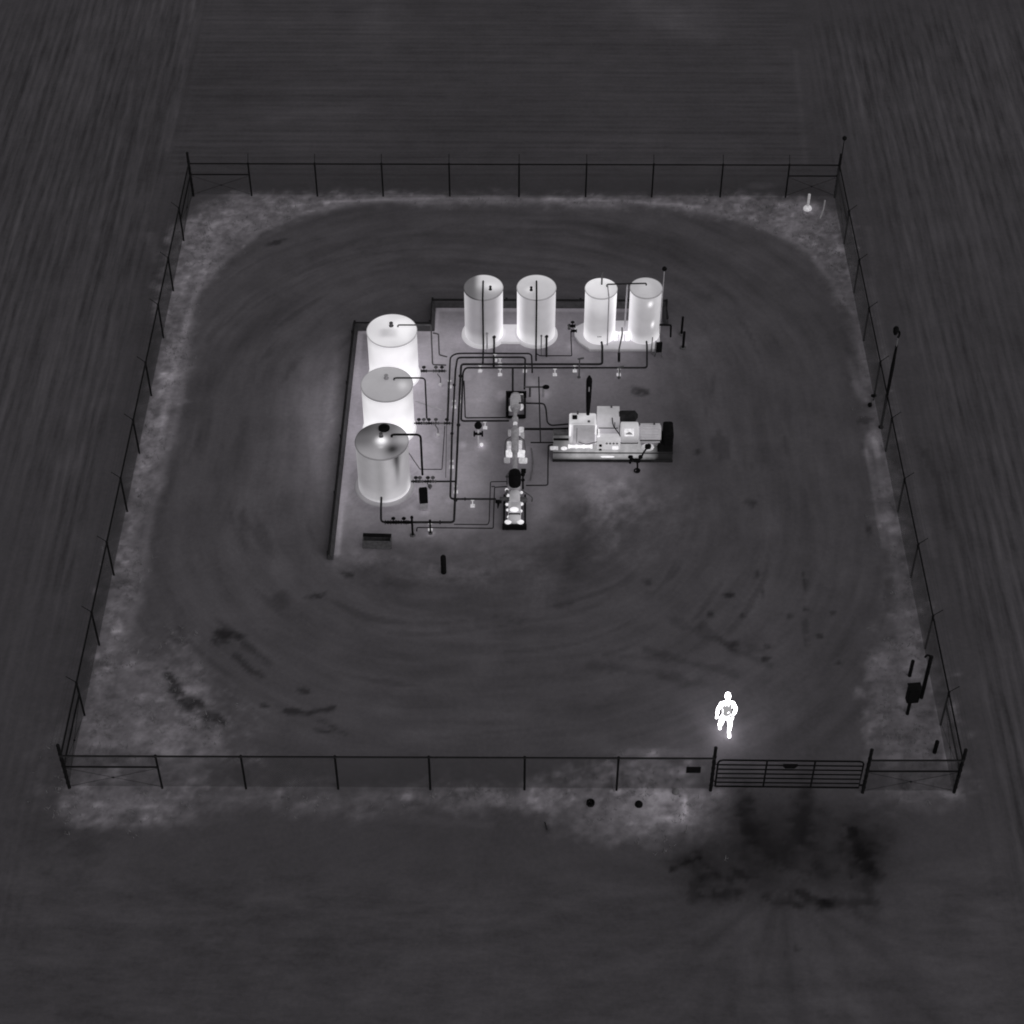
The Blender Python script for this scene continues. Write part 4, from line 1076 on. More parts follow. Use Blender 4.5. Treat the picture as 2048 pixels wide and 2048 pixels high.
# black motor frame behind the pump
def frame():
    c = at(1031, 810)
    t = thing('motor_frame', (c.x, c.y, 0), 'black rectangular frame round a warm pump motor, below the back headers', 'motor')
    x0, x1 = at(1017, 810, .3).x - .04, at(1047, 810, .3).x + .05
    y0, y1 = at(1030, 833, .12).y, at(1030, 785, .35).y
    m = MB()
    m.box(((x0 + x1) / 2, y1, .26), (x1 - x0 + .1, .09, .26), 0, .01)
    m.box((x0, (y0 + y1) / 2, .18), (.10, y1 - y0, .30), 0, .01)
    m.box((x1, (y0 + y1) / 2, .14), (.06, y1 - y0, .22), 0, .01)
    m.box((x1 - .13, y0 + .02, .10), (.26, .10, .14), 0, .02); m.box((x0 + .1, y0 + .02, .08), (.2, .07, .1), 0, .02)
    m.build('frame', M_BLACK, t)
    cx = (x0 + x1) / 2
    MB().lathe((cx - .02, 0, .34), [(.10, y1 - .1), (.16, y1 - .14), (.17, y1 - .2), (.17, y1 - .75), (.15, y1 - .8), (.09, y1 - .82), (.09, y0)], 18, 'Y').build('motor', M_MID, t, sharp=30)
    m = MB()
    for k in range(7): m.lathe((cx - .02, y1 - .26 - k * .075, .34), [(.18, -.012), (.18, .012)], 18, 'Y')
    m.build('cooling_fin', M_MIDW, t)
    m = MB(); m.ball((x0 + .13, y0 + .28, .22), .10, 1, 1.1, 1); m.ball((x1 - .14, y0 + .36, .22), .11, .9, 1.3, 1)
    m.build('warm_bearing', M_WARM, t)
    MB().box((x1 - .12, y1 - .22, .3), (.16, .2, .16), 0, .02).build('junction_box', M_DARKS, t)
    MB().box((x1 - .12, y1 - .1, .36), (.12, .06, .05), 0, .02).build('terminal', M_WARM, t)
frame()

# ------------------------------------------------------------------ compressor
def compressor():
    x0, x1 = 1.28, 5.15
    yf = at(1226, 922, 0).y; h = .41
    yb = at(1115, 866, h).y
    t = thing('compressor', ((x0 + x1) / 2, (yf + yb) / 2, 0), 'big engine-driven compressor skid right of the pump, glowing on its left half', 'compressor')
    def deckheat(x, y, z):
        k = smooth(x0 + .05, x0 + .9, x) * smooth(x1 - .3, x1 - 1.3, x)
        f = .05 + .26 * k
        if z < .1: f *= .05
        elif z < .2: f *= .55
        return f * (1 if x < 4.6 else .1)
    m = MB()
    nseg = 26
    # deck and beam as strips so the warmth can vary along it
    for i in range(nseg):
        a = x0 + (x1 - x0) * i / nseg; b = x0 + (x1 - x0) * (i + 1) / nseg
        m.add([(a, yf, .0), (b, yf, .0), (b, yf, h * .5), (a, yf, h * .5), (b, yf, h), (a, yf, h), (b, yf + .42, h), (a, yf + .42, h), (b, yb, h), (a, yb, h), (b, yb, 0), (a, yb, 0)],
              [(0, 1, 2, 3), (3, 2, 4, 5), (5, 4, 6, 7), (7, 6, 8, 9), (9, 8, 10, 11)])
    m.add([(x0, yf, 0), (x0, yf, h), (x0, yb, h), (x0, yb, 0)], [(0, 1, 2, 3)]); m.add([(x1, yf, 0), (x1, yf, h), (x1, yb, h), (x1, yb, 0)], [(3, 2, 1, 0)])
    m.build('skid_base', mat('skid_steel', .16, .6, attr=True, nz=.2, nscale=4), t, deckheat, dark=lambda x, y, z: max(.88 * smooth(4.0, 4.7, x), .8 * (z < .1), .7 * smooth(1.75, 1.3, x) * (z < .2)))  # beam colour darker towards the foot and both ends
    m = MB(); m.box(((x0 + x1) / 2, yf - .03, .04), (x1 - x0 + .02, .05, .08), 0, .004); m.box(((x0 + x1) / 2, yf - .02, h - .03), (x1 - x0 + .01, .03, .03), 0, .004)
    m.build('beam_flange', M_PIPE, t)
    # hot strip on the beam
    MB().ball((at(1215, 908, .22).x, yf - .012, .20), .1, 2.3, .12, .45).build('hot_strip', M_WHITE, t)
    # engine housing on the left
    yE = at(1165, 891, h).y
    ex0, ex1 = at(1139, 851, 1.25).x, at(1193, 851, 1.25).x
    H1 = 1.34
    m = MB().box(((ex0 + ex1) / 2, yE + .30, (.04 + H1) / 2), (ex1 - ex0, .58, H1 - .04), 0, .05)
    def eh(x, y, z):
        f = .08
        if z > H1 - .08: f = .22
        if x < ex0 + .07 and z > .7: f += .22
        if x > ex1 - .06 and z > .9: f += .22
        return f
    housing = m.build('engine_housing', M_ENG, t, eh)
    # inset door panel and edges
    MB().box(((ex0 + ex1) / 2 + .04, yE - .0, .86), (ex1 - ex0 - .16, .04, .90), 0, .012).build('door', M_MIDW, housing)
    MB().box((ex0 + .24, yE - .012, .88), (.02, .03, .66), 0, .004).build('hinge', M_PIPEG, housing)
    m = MB(); m.tube([(ex0 + .02, yE - .01, .85), (ex0 + .02, yE - .01, H1 - .02)], .03, 8); m.tube([(ex1 - .02, yE - .01, .95), (ex1 - .02, yE - .01, H1 - .02)], .03, 8)
    m.build('hot_edge', M_WHITE, housing)
    m = MB(); m.box((ex0 + .17, yE + .28, H1 + .06), (.16, .12, .12), 0, .02)
    m.build('filler_cap', M_BLACK, t)
    m = MB(); m.box((ex0 + .27, yE + .5, H1 + .05), (.06, .06, .12), 0, .01); m.build('lifting_lug', M_DARKS, t)
    MB().box((ex0 + .62, yE + .12, H1 + .03), (.08, .06, .06), 0, .01).build('lifting_lug', M_DARKS, t)
    # exhaust strip at its foot
    a = at(1138, 893, h + .12); b = at(1183, 893, h + .12)
    m = MB(); m.tube([a, b], .055, 10); 
    for k in (.0, .33, .66, 1): m.lathe(a.lerp(b, k), [(.07, -.03), (.07, .03)], 10, 'X')
    m.build('exhaust_manifold', M_WHITE, t)
    # stack
    sb = at(1176, 834, H1); sx, sy = sb.x, yE + .48
    MB().tube([(sx, sy, H1 - .02), (sx, sy, H1 + .65), (sx, sy, H1 + 1.45)], [.055, .085, .10], 14).build('exhaust_stack', M_BLACK, t)
    m = MB().lathe((sx, sy, 0), [(.10, H1 + 1.40), (.09, H1 + 1.52), (.03, H1 + 1.66)], 14)
    m.build('rain_cap', M_BLACK, t)
    MB().box((sx, sy - .1, H1 + 1.18), (.03, .03, .2), 0, .008).build('clamp', M_MID, t)
    # centre block
    mx0, mx1 = at(1195, 850, 1.1).x, at(1240, 850, 1.1).x
    m = MB(); H2 = 1.24; yM = yE + .36
    n = 14; vs = []; fs = []
    prof = []
    for i in range(n + 1):
        a_ = math.pi / 2 * i / n
        prof.append((yM + .30 - .30 * math.sin(math.pi / 2 - a_) if False else yM + .32 * (1 - math.sin(math.pi / 2 - a_)) * 0 + .32 - .32 * math.cos(a_) * 1, H2 - .45 + .45 * math.sin(a_)))
    prof = [(yM, .03)] + [(yM + p_[0] - yM if False else p_[0], p_[1]) for p_ in prof] + [(yM + .60, H2 + .02), (yM + .60, .03)]
    for x in (mx0, mx1): vs += [(x, p_[0] if p_[0] > 5 else yM + p_[0], p_[1]) for p_ in prof]
    k = len(prof)
    for i in range(k): fs.append((i, (i + 1) % k, k + (i + 1) % k, k + i))
    fs += [tuple(range(k - 1, -1, -1)), tuple(range(k, 2 * k))]
    m.add(vs, fs)
    m.build('compressor_block', M_ENG, t, lambda x, y, z: .10 + .14 * smooth(.5, 1.15, z) * (.6 + .5 * math.sin(3 * x + 1)), sharp=50)
    MB().box(((mx0 + mx1) / 2 + .1, yM + .54, H2 + .05), (.06, .05, .06)).build('lifting_lug', M_DARKS, t)
    # valve chest in front
    yV = at(1215, 900, h).y
    m = MB().box(((mx0 + mx1) / 2, yV + .17, h + .22), (mx1 - mx0 + .02, .34, .44), 0, .03)
    chest = m.build('valve_chest', M_ENG, t, lambda x, y, z: .26 + .18 * smooth(.4, .6, abs((x - mx0) / (mx1 - mx0) - .45)) + .1 * math.sin(14 * x))
    m = MB()
    for zz in (.42, .62): m.lathe((mx0 + .10, yV - .01, zz), [(.05, -.02), (.05, .02), (.02, .03)], 10, 'Y')
    m.build('gauge', M_BLACK, chest)
    MB().box((mx1 - .14, yV - .0, h + .10), (.20, .05, .14), 0, .02).build('hot_plug', M_WHITE, chest)
    # side port block left of chest
    MB().box((mx0 + .02, yV + .3, h + .3), (.12, .3, .5), 0, .03).build('warm_port', M_WARM2, t)
    # shadow lines built as thin dark boxes, plus hoses that break up the warm blocks
    for cx_, cy_, cz_, sx_, sy_, sz_ in ((mx0 - .012, yE - .02, .80, .03, .06, .70), (mx1 + .012, yM - .03, .70, .035, .08, .55), ((mx0 + mx1) / 2, yM - .015, .86, mx1 - mx0 - .1, .03, .02), ((mx0 + mx1) / 2 + .2, yM - .02, 1.0, .025, .04, .22)):
        MB().box((cx_, cy_, cz_), (sx_, sy_, sz_), 0, .004).build('shadow_line', M_DARKS, t)
    MB().tube([(mx1 - .25, yM + .1, H2 - .02), (mx1 - .22, yM - .06, 1.02), (mx1 - .02, yV + .2, .92), (mx1 + .14, yV + .15, .62)], .018, 7, .1).build('hose', M_PIPE, t)
    MB().tube([(ex0 + .3, yE - .05, .62), (ex0 + .55, yE - .10, .55), (mx0 + .05, yV + .05, .75)], .014, 6, .08).build('hose', M_DARKS, t)
    MB().box(((ex0 + ex1) / 2 - .05, yE - .06, h + .03), (ex1 - ex0 - .1, .05, .05), 0, .01).build('rail', M_BLACK, t)  # black bar standing in for the shadow line under the exhaust manifold
    for k_ in range(4):
        MB().lathe((mx0 + .30 + .11 * k_, yV - .005, h + .30), [(.035, -.012), (.035, .012), (.012, .02)], 10, 'Y').build('bolt', M_PIPEG, chest)
    # drum with label patch
    dx0, dx1 = at(1242, 864, 1.0).x, at(1277, 864, 1.0).x
    yc = at(1260, 864, 1.0).y + .12
    m = MB().lathe((0, yc, .87), [(.08, dx0 - .02), (.31, dx0), (.34, dx0 + .03), (.34, dx1 - .03), (.31, dx1), (.2, dx1 + .02)], 28, 'X')
    m.build('cylinder', M_ENG, t, lambda x, y, z: .22 + .10 * math.sin(4 * (z - yc)), sharp=30)
    c = at(1256, 864, .95); pl = MB()
    ang = math.atan2(c.z - .87, c.y - yc)
    nn = Vector((0, -math.cos(.75), math.sin(.75))); tt = Vector((0, math.sin(.75), math.cos(.75)))
    ctr = Vector(((dx0 + dx1) / 2 - .03, yc, .87)) + nn * .345
    for s, wx, wz, mt_ in ((0, .30, .24, M_WHITE),):
        vs = [ctr + Vector((sx_ * wx / 2, 0, 0)) + tt * (sz_ * wz / 2) + nn * dd for dd in (0, .012) for sx_, sz_ in ((-1, -1), (1, -1), (1, 1), (-1, 1))]
        pl.add(vs, [(0, 3, 2, 1), (4, 5, 6, 7), (0, 1, 5, 4), (1, 2, 6, 5), (2, 3, 7, 6), (3, 0, 4, 7)])
    plate = pl.build('plate', M_WARM2, t)
    m = MB(); c2 = ctr + nn * .016 - tt * .04
    tri = [(-.11, -.03), (.11, -.03), (.11, .0), (.03, .05), (.0, .065), (-.04, .04), (-.11, .0)]
    m.add([c2 + Vector((a_, 0, 0)) + tt * b_ for a_, b_ in tri], [tuple(range(7))]); m.build('emblem', M_MID, plate)
    MB().box(((dx0 + dx1) / 2, yc - .24, h + .22), (dx1 - dx0, .05, .05), 0, .01).build('shadow_rail', M_BLACK, t)
    # dark intake drum behind and above
    yI = at(1256, 832, 1.1).y
    m = MB().lathe((0, yI, 1.1), [(.10, dx0 - .06), (.16, dx0 - .05), (.18, dx0 + .06), (.18, dx1 - .1), (.14, dx1 - .06), (.06, dx1)], 20, 'X')
    m.build('air_intake', M_PIPE, t)
    # electric motor
    ox0, ox1 = at(1279, 860, .85).x, at(1321, 860, .85).x
    m = MB().lathe((0, yc, .85), [(.10, ox0 - .06), (.24, ox0), (.27, ox0 + .02), (.27, ox1 - .02), (.25, ox1)], 26, 'X')
    for i in range(22):
        a_ = 2 * math.pi * i / 22
        m.box(((ox0 + ox1) / 2, yc + .285 * math.cos(a_), .85 + .285 * math.sin(a_)), (ox1 - ox0 - .06, .012, .05), 0, 0, a_ - math.pi / 2)
    m.build('motor', M_MIDW, t, sharp=30)
    MB().box(((ox0 + ox1) / 2, yc - .30, .79), (ox1 - ox0, .03, .03)).build('joint_strip', M_DARKS, t)
    MB().box((ox0 + .46, yc + .1, 1.17), (.06, .06, .12), 0, .01).build('lifting_lug', M_DARKS, t)
    MB().box(((ox0 + ox1) / 2, yc + .05, h + .14), (ox1 - ox0 - .1, .4, .26), 0, .02).build('motor_foot', M_MID, t)
    # radiator / fan cowl at the right end
    m = MB().box((x1 - .16, yc + .02, .74), (.32, .66, .68), 0, .05)
    m.build('fan_cowl', M_BLACK, t)
    m = MB(); yw = yf + .02
    vs = [(x1 - .50, yw, h), (x1, yw, h), (x1, yw + .55, h), (x1 - .5, yw + .55, h), (x1 - .36, yw + .40, .82), (x1 - .02, yw + .40, .88), (x1 - .02, yw + .55, .88), (x1 - .36, yw + .55, .82)]
    m.add(vs, [(0, 1, 5, 4), (4, 5, 6, 7), (3, 7, 6, 2), (0, 4, 7, 3), (1, 2, 6, 5), (0, 3, 2, 1)])
    m.build('belt_guard', M_BLACK, t, sharp=20)
    MB().box((x1 - .17, yw + .50, .875), (.26, .05, .02), .35).build('guard_edge', M_PIPEG, t)
    # warm cover and valve by the motor
    c = at(1296, 890, .6)
    MB().ball((c.x, c.y, .50), .17, 1.2, .6, .9).build('warm_cover', M_WARM, t)
    # rails and pipes on the left deck
    for dyb, r, mt_ in ((.10, .10, M_DARKS), (.36, .04, M_BLACK)):
        MB().tube([(x0 + .02, yb - dyb, h + r + .02), (ex0 + .05, yb - dyb, h + r + .02)], r, 12).build('intake_pipe', mt_, t)
    c = at(1128, 899, h); MB().ball((c.x, c.y, h + .05), .09, 1.2, .8, .6).build('warm_plug', M_WARM2, t)
    MB().box((c.x - .32, c.y + .03, h + .03), (.26, .16, .05), 0, .015).build('warm_plate', M_WARM, t)
    return t
compressor()
# black gas valve in front of the compressor
b = at(1274, 944)
t = thing('valve_tree', (b.x, b.y, 0), 'black branched valve with a round handwheel at the front right of the compressor', 'valve')
m = MB()
A0 = at(1296, 893, .75); A1_ = at(1287, 905, .7); A2 = at(1283, 914, .65); A3 = at(1274, 921, .6)
m.tube([A0, A1_, A2, A3, at(1275, 928, .45), at(1275, 934, .25), up(b, .0)], .03, 9, .05)
m.tube([A3, at(1264, 918, .6), at(1262, 917, .6), at(1260, 926, .4)], .042, 9, .04)
m.build('stem', M_BLACK, t)
m = MB(); m.box(A0, (.20, .16, .20), .3, .05); m.ball(at(1281, 914, .65), .075); m.box(at(1261, 914, .62), (.16, .12, .13), 0, .04); m.box(at(1274, 921, .58), (.22, .14, .14), -.2, .04)
m.build('valve_body', M_BLACK, t)
c = at(1274, 941, .10); m = MB()
ringp = [c + Vector((.085 * math.cos(a), 0, .085 * math.sin(a))) for a in [2 * math.pi * i / 14 for i in range(15)]]
m.tube(ringp, .028, 7); m.ball(c + Vector((.03, 0, -.02)), .06)
m.build('handwheel', M_BLACK, t)

# ------------------------------------------------------------------ right side: lamp pole, panel, poles
b = at(1762, 855)
t = thing('lamp_post', (b.x, b.y, 0), 'tall dark lamp post leaning out over the right-hand fence', 'lamp')
MB().tube([up(b, 0), up(b, 1.4), up(b, 2.6), up(b, 3.55)], [.042, .048, .062, .038], 12).build('pole', M_BLACK, t)
MB().tube([up(b, 3.5), up(b, 3.95)], .022, 8).build('mast', M_PIPEG, t)
a0 = up(b, 3.9); MB().tube([a0, a0 + Vector((.03, 0, .14)), a0 + Vector((.0, 0, .26)), a0 + Vector((-.12, -.03, .33))], .035, 8, .08).build('arm', M_BLACK, t)
m = MB(); m.ball(a0 + Vector((-.12, -.04, .36)), .10, .95, 1.1, 1.3); m.lathe(a0 + Vector((-.12, -.04, .16)), [(.04, 0), (.07, .06), (.09, .14)], 14)
m.build('lamp_head', M_BLACK, t)
MB().lathe((b.x, b.y, 0), [(.09, 0), (.09, .04), (.06, .06)], 12).build('base', M_BLACK, t)
b = at(1746, 800)
t = thing('hydrant', (b.x, b.y, 0), 'small black valve pair beside the right fence, near the foot of the lamp post', 'valve')
MB().tube([up(b, 0), up(b, .16)], .03, 8).build('stem', M_BLACK, t)
MB().box(up(b, .2), (.19, .1, .11), .1, .03).build('valve_body', M_BLACK, t)
p2_ = at(1739, 814); MB().ball(up(p2_, .10), .085, .9, .9, 1.1).build('bulb', M_BLACK, t)
MB().tube([up(b, .12), up(p2_, .08)], .02, 6).build('link', M_DARKS, t)
b = at(1842.5, 1395.5)
t = thing('utility_pole', (b.x, b.y, 0), 'thick black utility post with a meter box near the right front corner', 'utility post')
MB().tube([up(b, 0), up(b, 1.85)], .058, 14).build('post', M_BLACK, t)
e = up(b, 1.80); m = MB(); m.tube([e, e + Vector((-.05, 0, .10)), e + Vector((-.14, 0, .12)), e + Vector((-.17, 0, .02))], .03, 8, .05); m.build('weatherhead', M_BLACK, t)
MB().box(up(b, .30) + Vector((-.13, -.02, .06)), (.13, .14, .26), 0, .03).build('meter_box', M_BLACK, t)
MB().tube([up(b, .2) + Vector((-.13, -.02, 0)), up(b, 0) + Vector((-.15, -.02, 0))], .02, 6).build('conduit', M_DARKS, t)
b = at(1814.5, 1428)
t = thing('instrument_box', (b.x, b.y, 0), 'square black control panel on a single leg near the right front corner', 'control panel')
MB().tube([up(b, 0), up(b, .6)], .05, 10).build('leg', M_BLACK, t)
cab = MB().box(up(b, .90) + Vector((.04, .02, 0)), (.35, .24, .62), .1, .03).build('cabinet', M_BLACK, t)
MB().box(up(b, .90) + Vector((.05, -.105, 0)), (.29, .012, .54), .1, .004).build('door', M_BLACK, cab)
MB().box(up(b, 1.225) + Vector((.04, .02, 0)), (.38, .28, .02), .1, .006).build('hood', M_BLACK, cab)
# glowing thing in the far corner
b = at(1614.5, 421)
t = thing('marker_post', (b.x, b.y, 0), 'pale glowing post with a bulbous base in the far right corner of the fence', 'post')
MB().tube([up(b, .1), up(b, .74)], .05, 10).build('post', M_GLOW, t)
MB().ball(up(b, .10), .155, 1.05, .9, .85).build('base', M_WARM, t)
pa, pb = at(1640, 437, .0), at(1650, 400, .55)
o = MB().tube([pa, pa.lerp(pb, .5) + Vector((.04, 0, .02)), pb], .028, 7).build('stick', M_PIPEL); tag(o, 'pale curved stick leaning beside the glowing post in the far right corner', 'stick')
# caps in front of the fence
for lab, x, y, r, mt in (('black hollow pipe cap in the grass outside the front fence, left of its twin', 1181, 1608, .115, M_BLACK), ('black domed pipe cap in the grass outside the front fence, right of its twin', 1277.5, 1610, .11, M_BLACK), ('grey faded pipe cap close under the front fence by the gate', 1351, 1584.5, .10, M_PIPEG)):
    b = at(x, y)
    if 'hollow' in lab:
        m = MB().lathe((b.x, b.y, 0), [(r, 0), (r, .10), (r * .8, .10), (r * .8, .03), (r * .4, .03), (r * .35, .08), (r * .05, .08)], 20)
    else:
        m = MB().lathe((b.x, b.y, 0), [(r, 0), (r, .05), (r * .9, .08), (r * .55, .11), (r * .1, .12)], 20)
    tag(m.build('pipe_cap', mt), lab, 'pipe cap')
b = at(1371.5, 1665)
tag(MB().tube([up(b, 0), up(b, .33)], .02, 6).build('stake', M_PIPEG), 'thin dark marker stake in the pale grass outside the gate', 'stake')
b = at(1094, 1660)
tag(MB().tube([up(b, .02), up(b, .03) + Vector((-.06, .2, .06))], .02, 6).build('stake', M_PIPE), 'tiny dark stub lying in the grass well outside the front fence', 'stake')

# ------------------------------------------------------------------ person
def skin_mesh(name, mt, chains, parent=None, sub=1, heat=None, root=0):
    """chains: list of [(point, radius), ...]; points closer than 1 mm are shared"""
    verts = []; rad = []; edges = []
    def vid(p, r):
        for i, w in enumerate(verts):
            if (w - p).length < 1e-3: return i
        verts.append(Vector(p)); rad.append(r); return len(verts) - 1
    for ch in chains:
        prev = None
        for p, r in ch:
            i = vid(Vector(p), r)
            if prev is not None and prev != i: edges.append((prev, i))
            prev = i
    me = bpy.data.meshes.new(name + '_skeleton'); me.from_pydata([tuple(v) for v in verts], edges, []); me.update()
    o = bpy.data.objects.new(name + '_skeleton', me); COL.objects.link(o)
    md = o.modifiers.new('Skin', 'SKIN'); md.use_smooth_shade = True
    for i, sv in enumerate(me.skin_vertices[0].data):
        r = rad[i]; sv.radius = r if isinstance(r, tuple) else (r, r); sv.use_root = (i == root)
    sb = o.modifiers.new('Sub', 'SUBSURF'); sb.levels = sub; sb.render_levels = sub
    dg = bpy.context.evaluated_depsgraph_get(); dg.update()
    out = bpy.data.meshes.new_from_object(o.evaluated_get(dg))
    bpy.data.objects.remove(o)
    m = MB(); m.v = [tuple(v.co) for v in out.vertices]; m.f = [tuple(p.vertices) for p in out.polygons]
    bpy.data.meshes.remove(out)
    return m

def person():
    c = Vector((6.02, 1.93, 0))
    def J(dx, dy, z): return Vector((6.2 + dx, 2.05 + dy, z))
    head = J(-.185, -.05, 1.685); neck = J(-.175, -.06, 1.50); chest = J(-.175, -.08, 1.30); waist = J(-.17, -.12, 1.08); pel = J(-.165, -.13, .95)
    Rsh, Rel, Rh = J(-.335, -.07, 1.385), J(-.415, -.06, 1.15), J(-.43, -.10, .90)
    Lsh, Lel, Lh = J(-.015, -.07, 1.385), J(.085, -.06, 1.15), J(.0, -.24, 1.06)
    Rhip, Rk, Ra, Rt = J(-.25, -.13, .92), J(-.315, -.12, .50), J(-.27, .18, .20), J(-.27, .10, .05)
    Lhip, Lk, La, Lt = J(-.08, -.13, .92), J(-.035, -.13, .50), J(-.025, -.05, .09), J(-.02, -.19, .045)
    def hand(w, d, side):
        d = d.normalized(); s = Vector((side, 0, 0)); s = (s - d * s.dot(d)).normalized(); n = d.cross(s)
        palm = w + d * .07
        ch = [[(w, .026), (w + d * .045, (.036, .02)), (palm, (.038, .018))]]
        for k, ln in ((-1.5, .062), (-.5, .078), (.5, .074), (1.5, .058)):
            b0 = palm + s * (k * .017) + d * .012
            ch.append([(palm, (.038, .018)), (b0, .0105), (b0 + d * ln * .5 + n * .008, .0095), (b0 + d * ln * .85 + n * .03, .008)])
        t0 = w + d * .03 - s * .03
        ch.append([(w + d * .045, (.036, .02)), (t0, .013), (t0 + d * .035 - s * .015 + n * .01, .011), (t0 + d * .06 - s * .012 + n * .02, .009)])
        return ch
    body = [[(pel, (.12, .09)), (waist, (.10, .085)), (chest, (.115, .09)), (J(-.175, -.07, 1.43), (.085, .065)), (neck, .055), (J(-.18, -.065, 1.555), .055)],
            [(J(-.18, -.065, 1.555), .055), (J(-.183, -.085, 1.60), (.062, .068)), (head, (.070, .088)), (head + Vector((0, .005, .065)), (.060, .074)), (head + Vector((0, .01, .10)), (.03, .035))],
            [(J(-.175, -.07, 1.43), (.085, .065)), (Rsh, .048), (Rsh.lerp(Rel, .5), .042), (Rel, .037), (Rel.lerp(Rh, .4), .036), (Rh, .026)],
            [(J(-.175, -.07, 1.43), (.085, .065)), (Lsh, .048), (Lsh.lerp(Lel, .5), .042), (Lel, .037), (Lel.lerp(Lh, .4), .036), (Lh, .026)],
            [(pel, (.12, .09)), (Rhip, .075), (Rhip.lerp(Rk, .5), .064), (Rk, .050), (Rk.lerp(Ra, .35), .048), (Ra, .038), (Rt, .034)],
            [(pel, (.12, .09)), (Lhip, .075), (Lhip.lerp(Lk, .5), .064), (Lk, .050), (Lk.lerp(La, .35), .046), (La, .038), (Lt, .034)]]
    body += hand(Rh, Rh - Rel, -1) + hand(Lh, Lh - Lel + Vector((0, 0, .02)), 1)
    m = skin_mesh('person', M_SKIN, body, sub=2)
    # face: nose, ears, brow kept in the one mesh
    f = Vector((0, -1, 0))
    m.ball(head + Vector((0, -.095, -.012)), .014, .9, 1.4, 1.6, 8)
    for s in (-1, 1):
        m.ball(head + Vector((s * .080, .005, -.01)), .022, .4, .8, 1.3, 8)
        m.ball(head + Vector((s * .028, -.084, .012)), .011, 1.2, .7, .8, 8)
    m.ball(head + Vector((0, -.086, -.052)), .018, 1.3, .5, .4, 8)
    b = m.build('person', M_SKIN)
    tag(b, 'glowing person walking towards the gate on the dirt, one arm bent across the body', 'person')
    # clothes follow the same joints, a little larger
    sh = [[(pel + Vector((0, 0, -.03)), (.155, .12)), (waist, (.138, .112)), (chest, (.160, .125)), (J(-.175, -.07, 1.43), (.11, .085)), (neck + Vector((0, 0, -.04)), .066)],
          [(J(-.175, -.07, 1.43), (.11, .085)), (Rsh, .072), (Rsh.lerp(Rel, .5), .054), (Rel, .048), (Rel.lerp(Rh, .85), .046)],
          [(J(-.175, -.07, 1.43), (.11, .085)), (Lsh, .072), (Lsh.lerp(Lel, .5), .056), (Lel, .052), (Lel.lerp(Lh, .85), .046)]]
    m = skin_mesh('shirt', M_CLOTH, sh, sub=4)
    def hs(x, y, z):
        dx, dz = x - chest.x, z
        cool = 0
        if y < chest.y + .0:
            for (ax, az, sx, sz, k) in ((-.01, 1.27, .065, .07, 1.3), (-.10, 1.33, .035, .08, 1.0), (.075, 1.37, .035, .07, .9), (.02, 1.08, .10, .045, 1.2), (-.06, 1.15, .04, .05, .9), (.11, 1.18, .035, .08, 1.0), (-.02, 1.40, .03, .03, .8)):
                cool += k * math.exp(-((dx - ax) / sx) ** 2 - ((dz - az) / sz) ** 2)
        return max(.34, 9 * (1 - min(1, cool * 3.6)))
    m.build('shirt', M_CLOTH, b, hs, sharp=180)
    tr = [[(pel + Vector((0, 0, .03)), (.16, .12)), (pel + Vector((0, 0, -.03)), (.165, .125)), (Rhip, .092), (Rhip.lerp(Rk, .5), .078), (Rk, .064), (Rk.lerp(Ra, .4), .060), (Rk.lerp(Ra, .92), .046)],
          [(pel + Vector((0, 0, -.03)), (.165, .125)), (Lhip, .092), (Lhip.lerp(Lk, .5), .078), (Lk, .063), (Lk.lerp(La, .4), .058), (Lk.lerp(La, .92), .044)]]
    m = skin_mesh('trousers', M_CLOTH, tr, sub=2)
    m.build('trousers', M_CLOTH, b, lambda x, y, z: 9, sharp=180)
    m = MB(); m.ball(head + Vector((0, .018, .035)), .086, .90, 1.05, .95, 16)
    m.build('hair', M_SKIN, b)
    for a, tt in ((Ra, Rt), (La, Lt)):
        d = (tt - a); d.normalize()
        m = skin_mesh('boot', M_BOOT, [[(a + Vector((0, .03, .05)), .044), (a + Vector((0, .03, -.02)), .046), (a.lerp(tt, .6), (.045, .040)), (tt + d * .04, (.040, .032))]], sub=2)
        m.build('boot', M_BOOT, b, sharp=180)
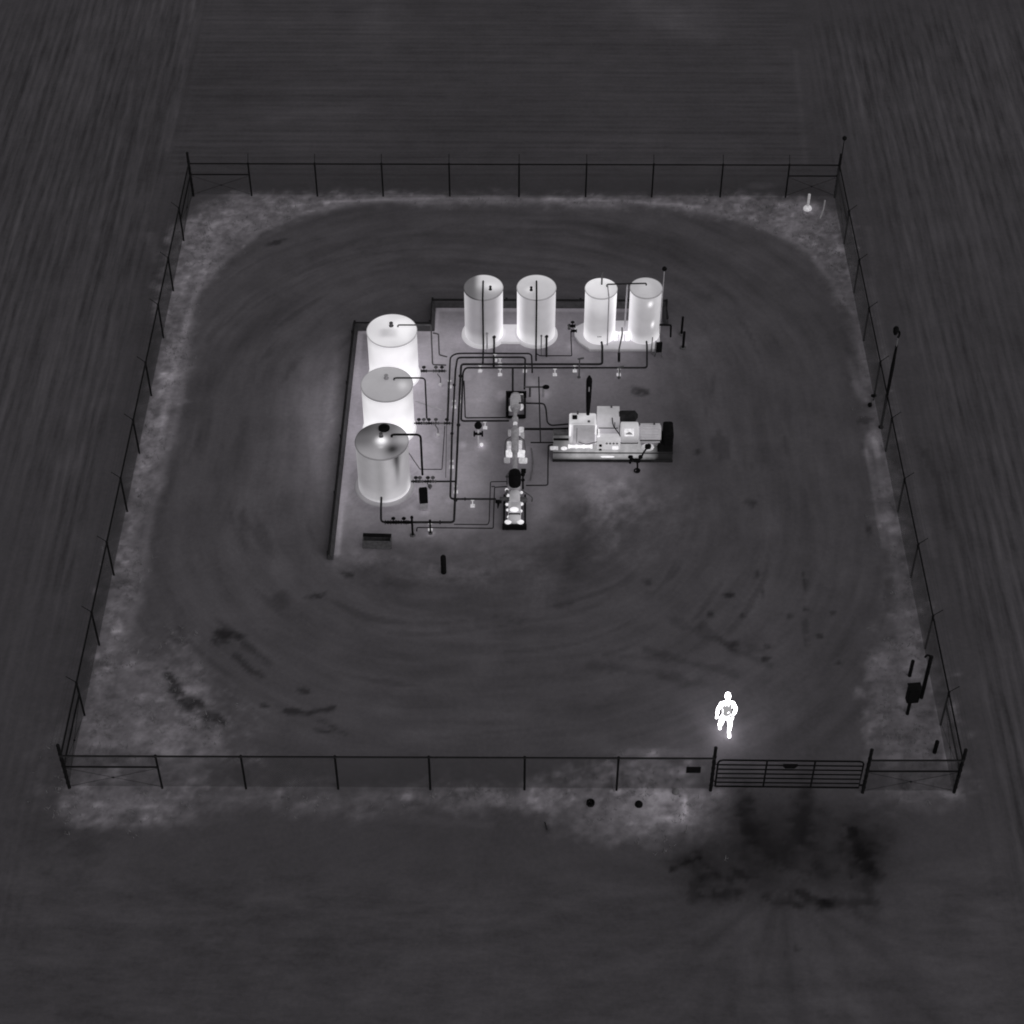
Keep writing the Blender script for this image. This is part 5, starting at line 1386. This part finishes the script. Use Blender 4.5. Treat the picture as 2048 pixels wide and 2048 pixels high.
    # hand-held device against the belly
    p = Lh + Vector((-.05, -.03, .02))
    tag(MB().box(p, (.15, .05, .09), .2, .015, .5).build('handheld_device', M_STRAP), 'small cool handheld device held at the belly of the walking person', 'device')
person()

# ------------------------------------------------------------------ camera, sky, sun
cam = bpy.data.cameras.new('camera'); co = bpy.data.objects.new('camera', cam); COL.objects.link(co)
cam.sensor_width = 36; cam.sensor_fit = 'HORIZONTAL'; cam.lens = CF / 2048 * 36; cam.clip_end = 3000; cam.clip_start = .5
Mx = Matrix(((CR.x, CU.x, -_f.x, CC.x), (CR.y, CU.y, -_f.y, CC.y), (CR.z, CU.z, -_f.z, CC.z), (0, 0, 0, 1)))
co.matrix_world = Mx
scene.camera = co

w = bpy.data.worlds.new('World'); scene.world = w; w.use_nodes = True
nt = w.node_tree; bg = nt.nodes['Background']
sky = nt.nodes.new('ShaderNodeTexSky'); sky.sky_type = 'NISHITA'; sky.sun_disc = False
SUN_EL, SUN_ROT = math.radians(38), math.radians(140)
sky.sun_elevation = SUN_EL; sky.sun_rotation = SUN_ROT
hs = nt.nodes.new('ShaderNodeHueSaturation'); hs.inputs['Saturation'].default_value = 0.0   # the sensor is monochrome
nt.links.new(sky.outputs['Color'], hs.inputs['Color']); nt.links.new(hs.outputs['Color'], bg.inputs['Color'])
bg.inputs['Strength'].default_value = .088
sun = bpy.data.lights.new('sun', 'SUN'); so = bpy.data.objects.new('sun', sun); COL.objects.link(so)
sun.energy = .25; sun.angle = math.radians(60); sun.color = (1, .97, .95)
so.rotation_euler = (math.pi / 2 - SUN_EL, 0, math.pi - SUN_ROT); so.location = (0, 0, 40)

scene.view_settings.view_transform = 'Standard'; scene.view_settings.look = 'None'
scene.view_settings.exposure = 0; scene.view_settings.gamma = 1; scene.view_settings.use_curve_mapping = False
scene.render.engine = 'CYCLES'
scene.cycles.use_denoising = True
scene.cycles.max_bounces = 6; scene.cycles.diffuse_bounces = 4
scene.cycles.pixel_filter_type = 'BLACKMAN_HARRIS'; scene.cycles.filter_width = 1.9
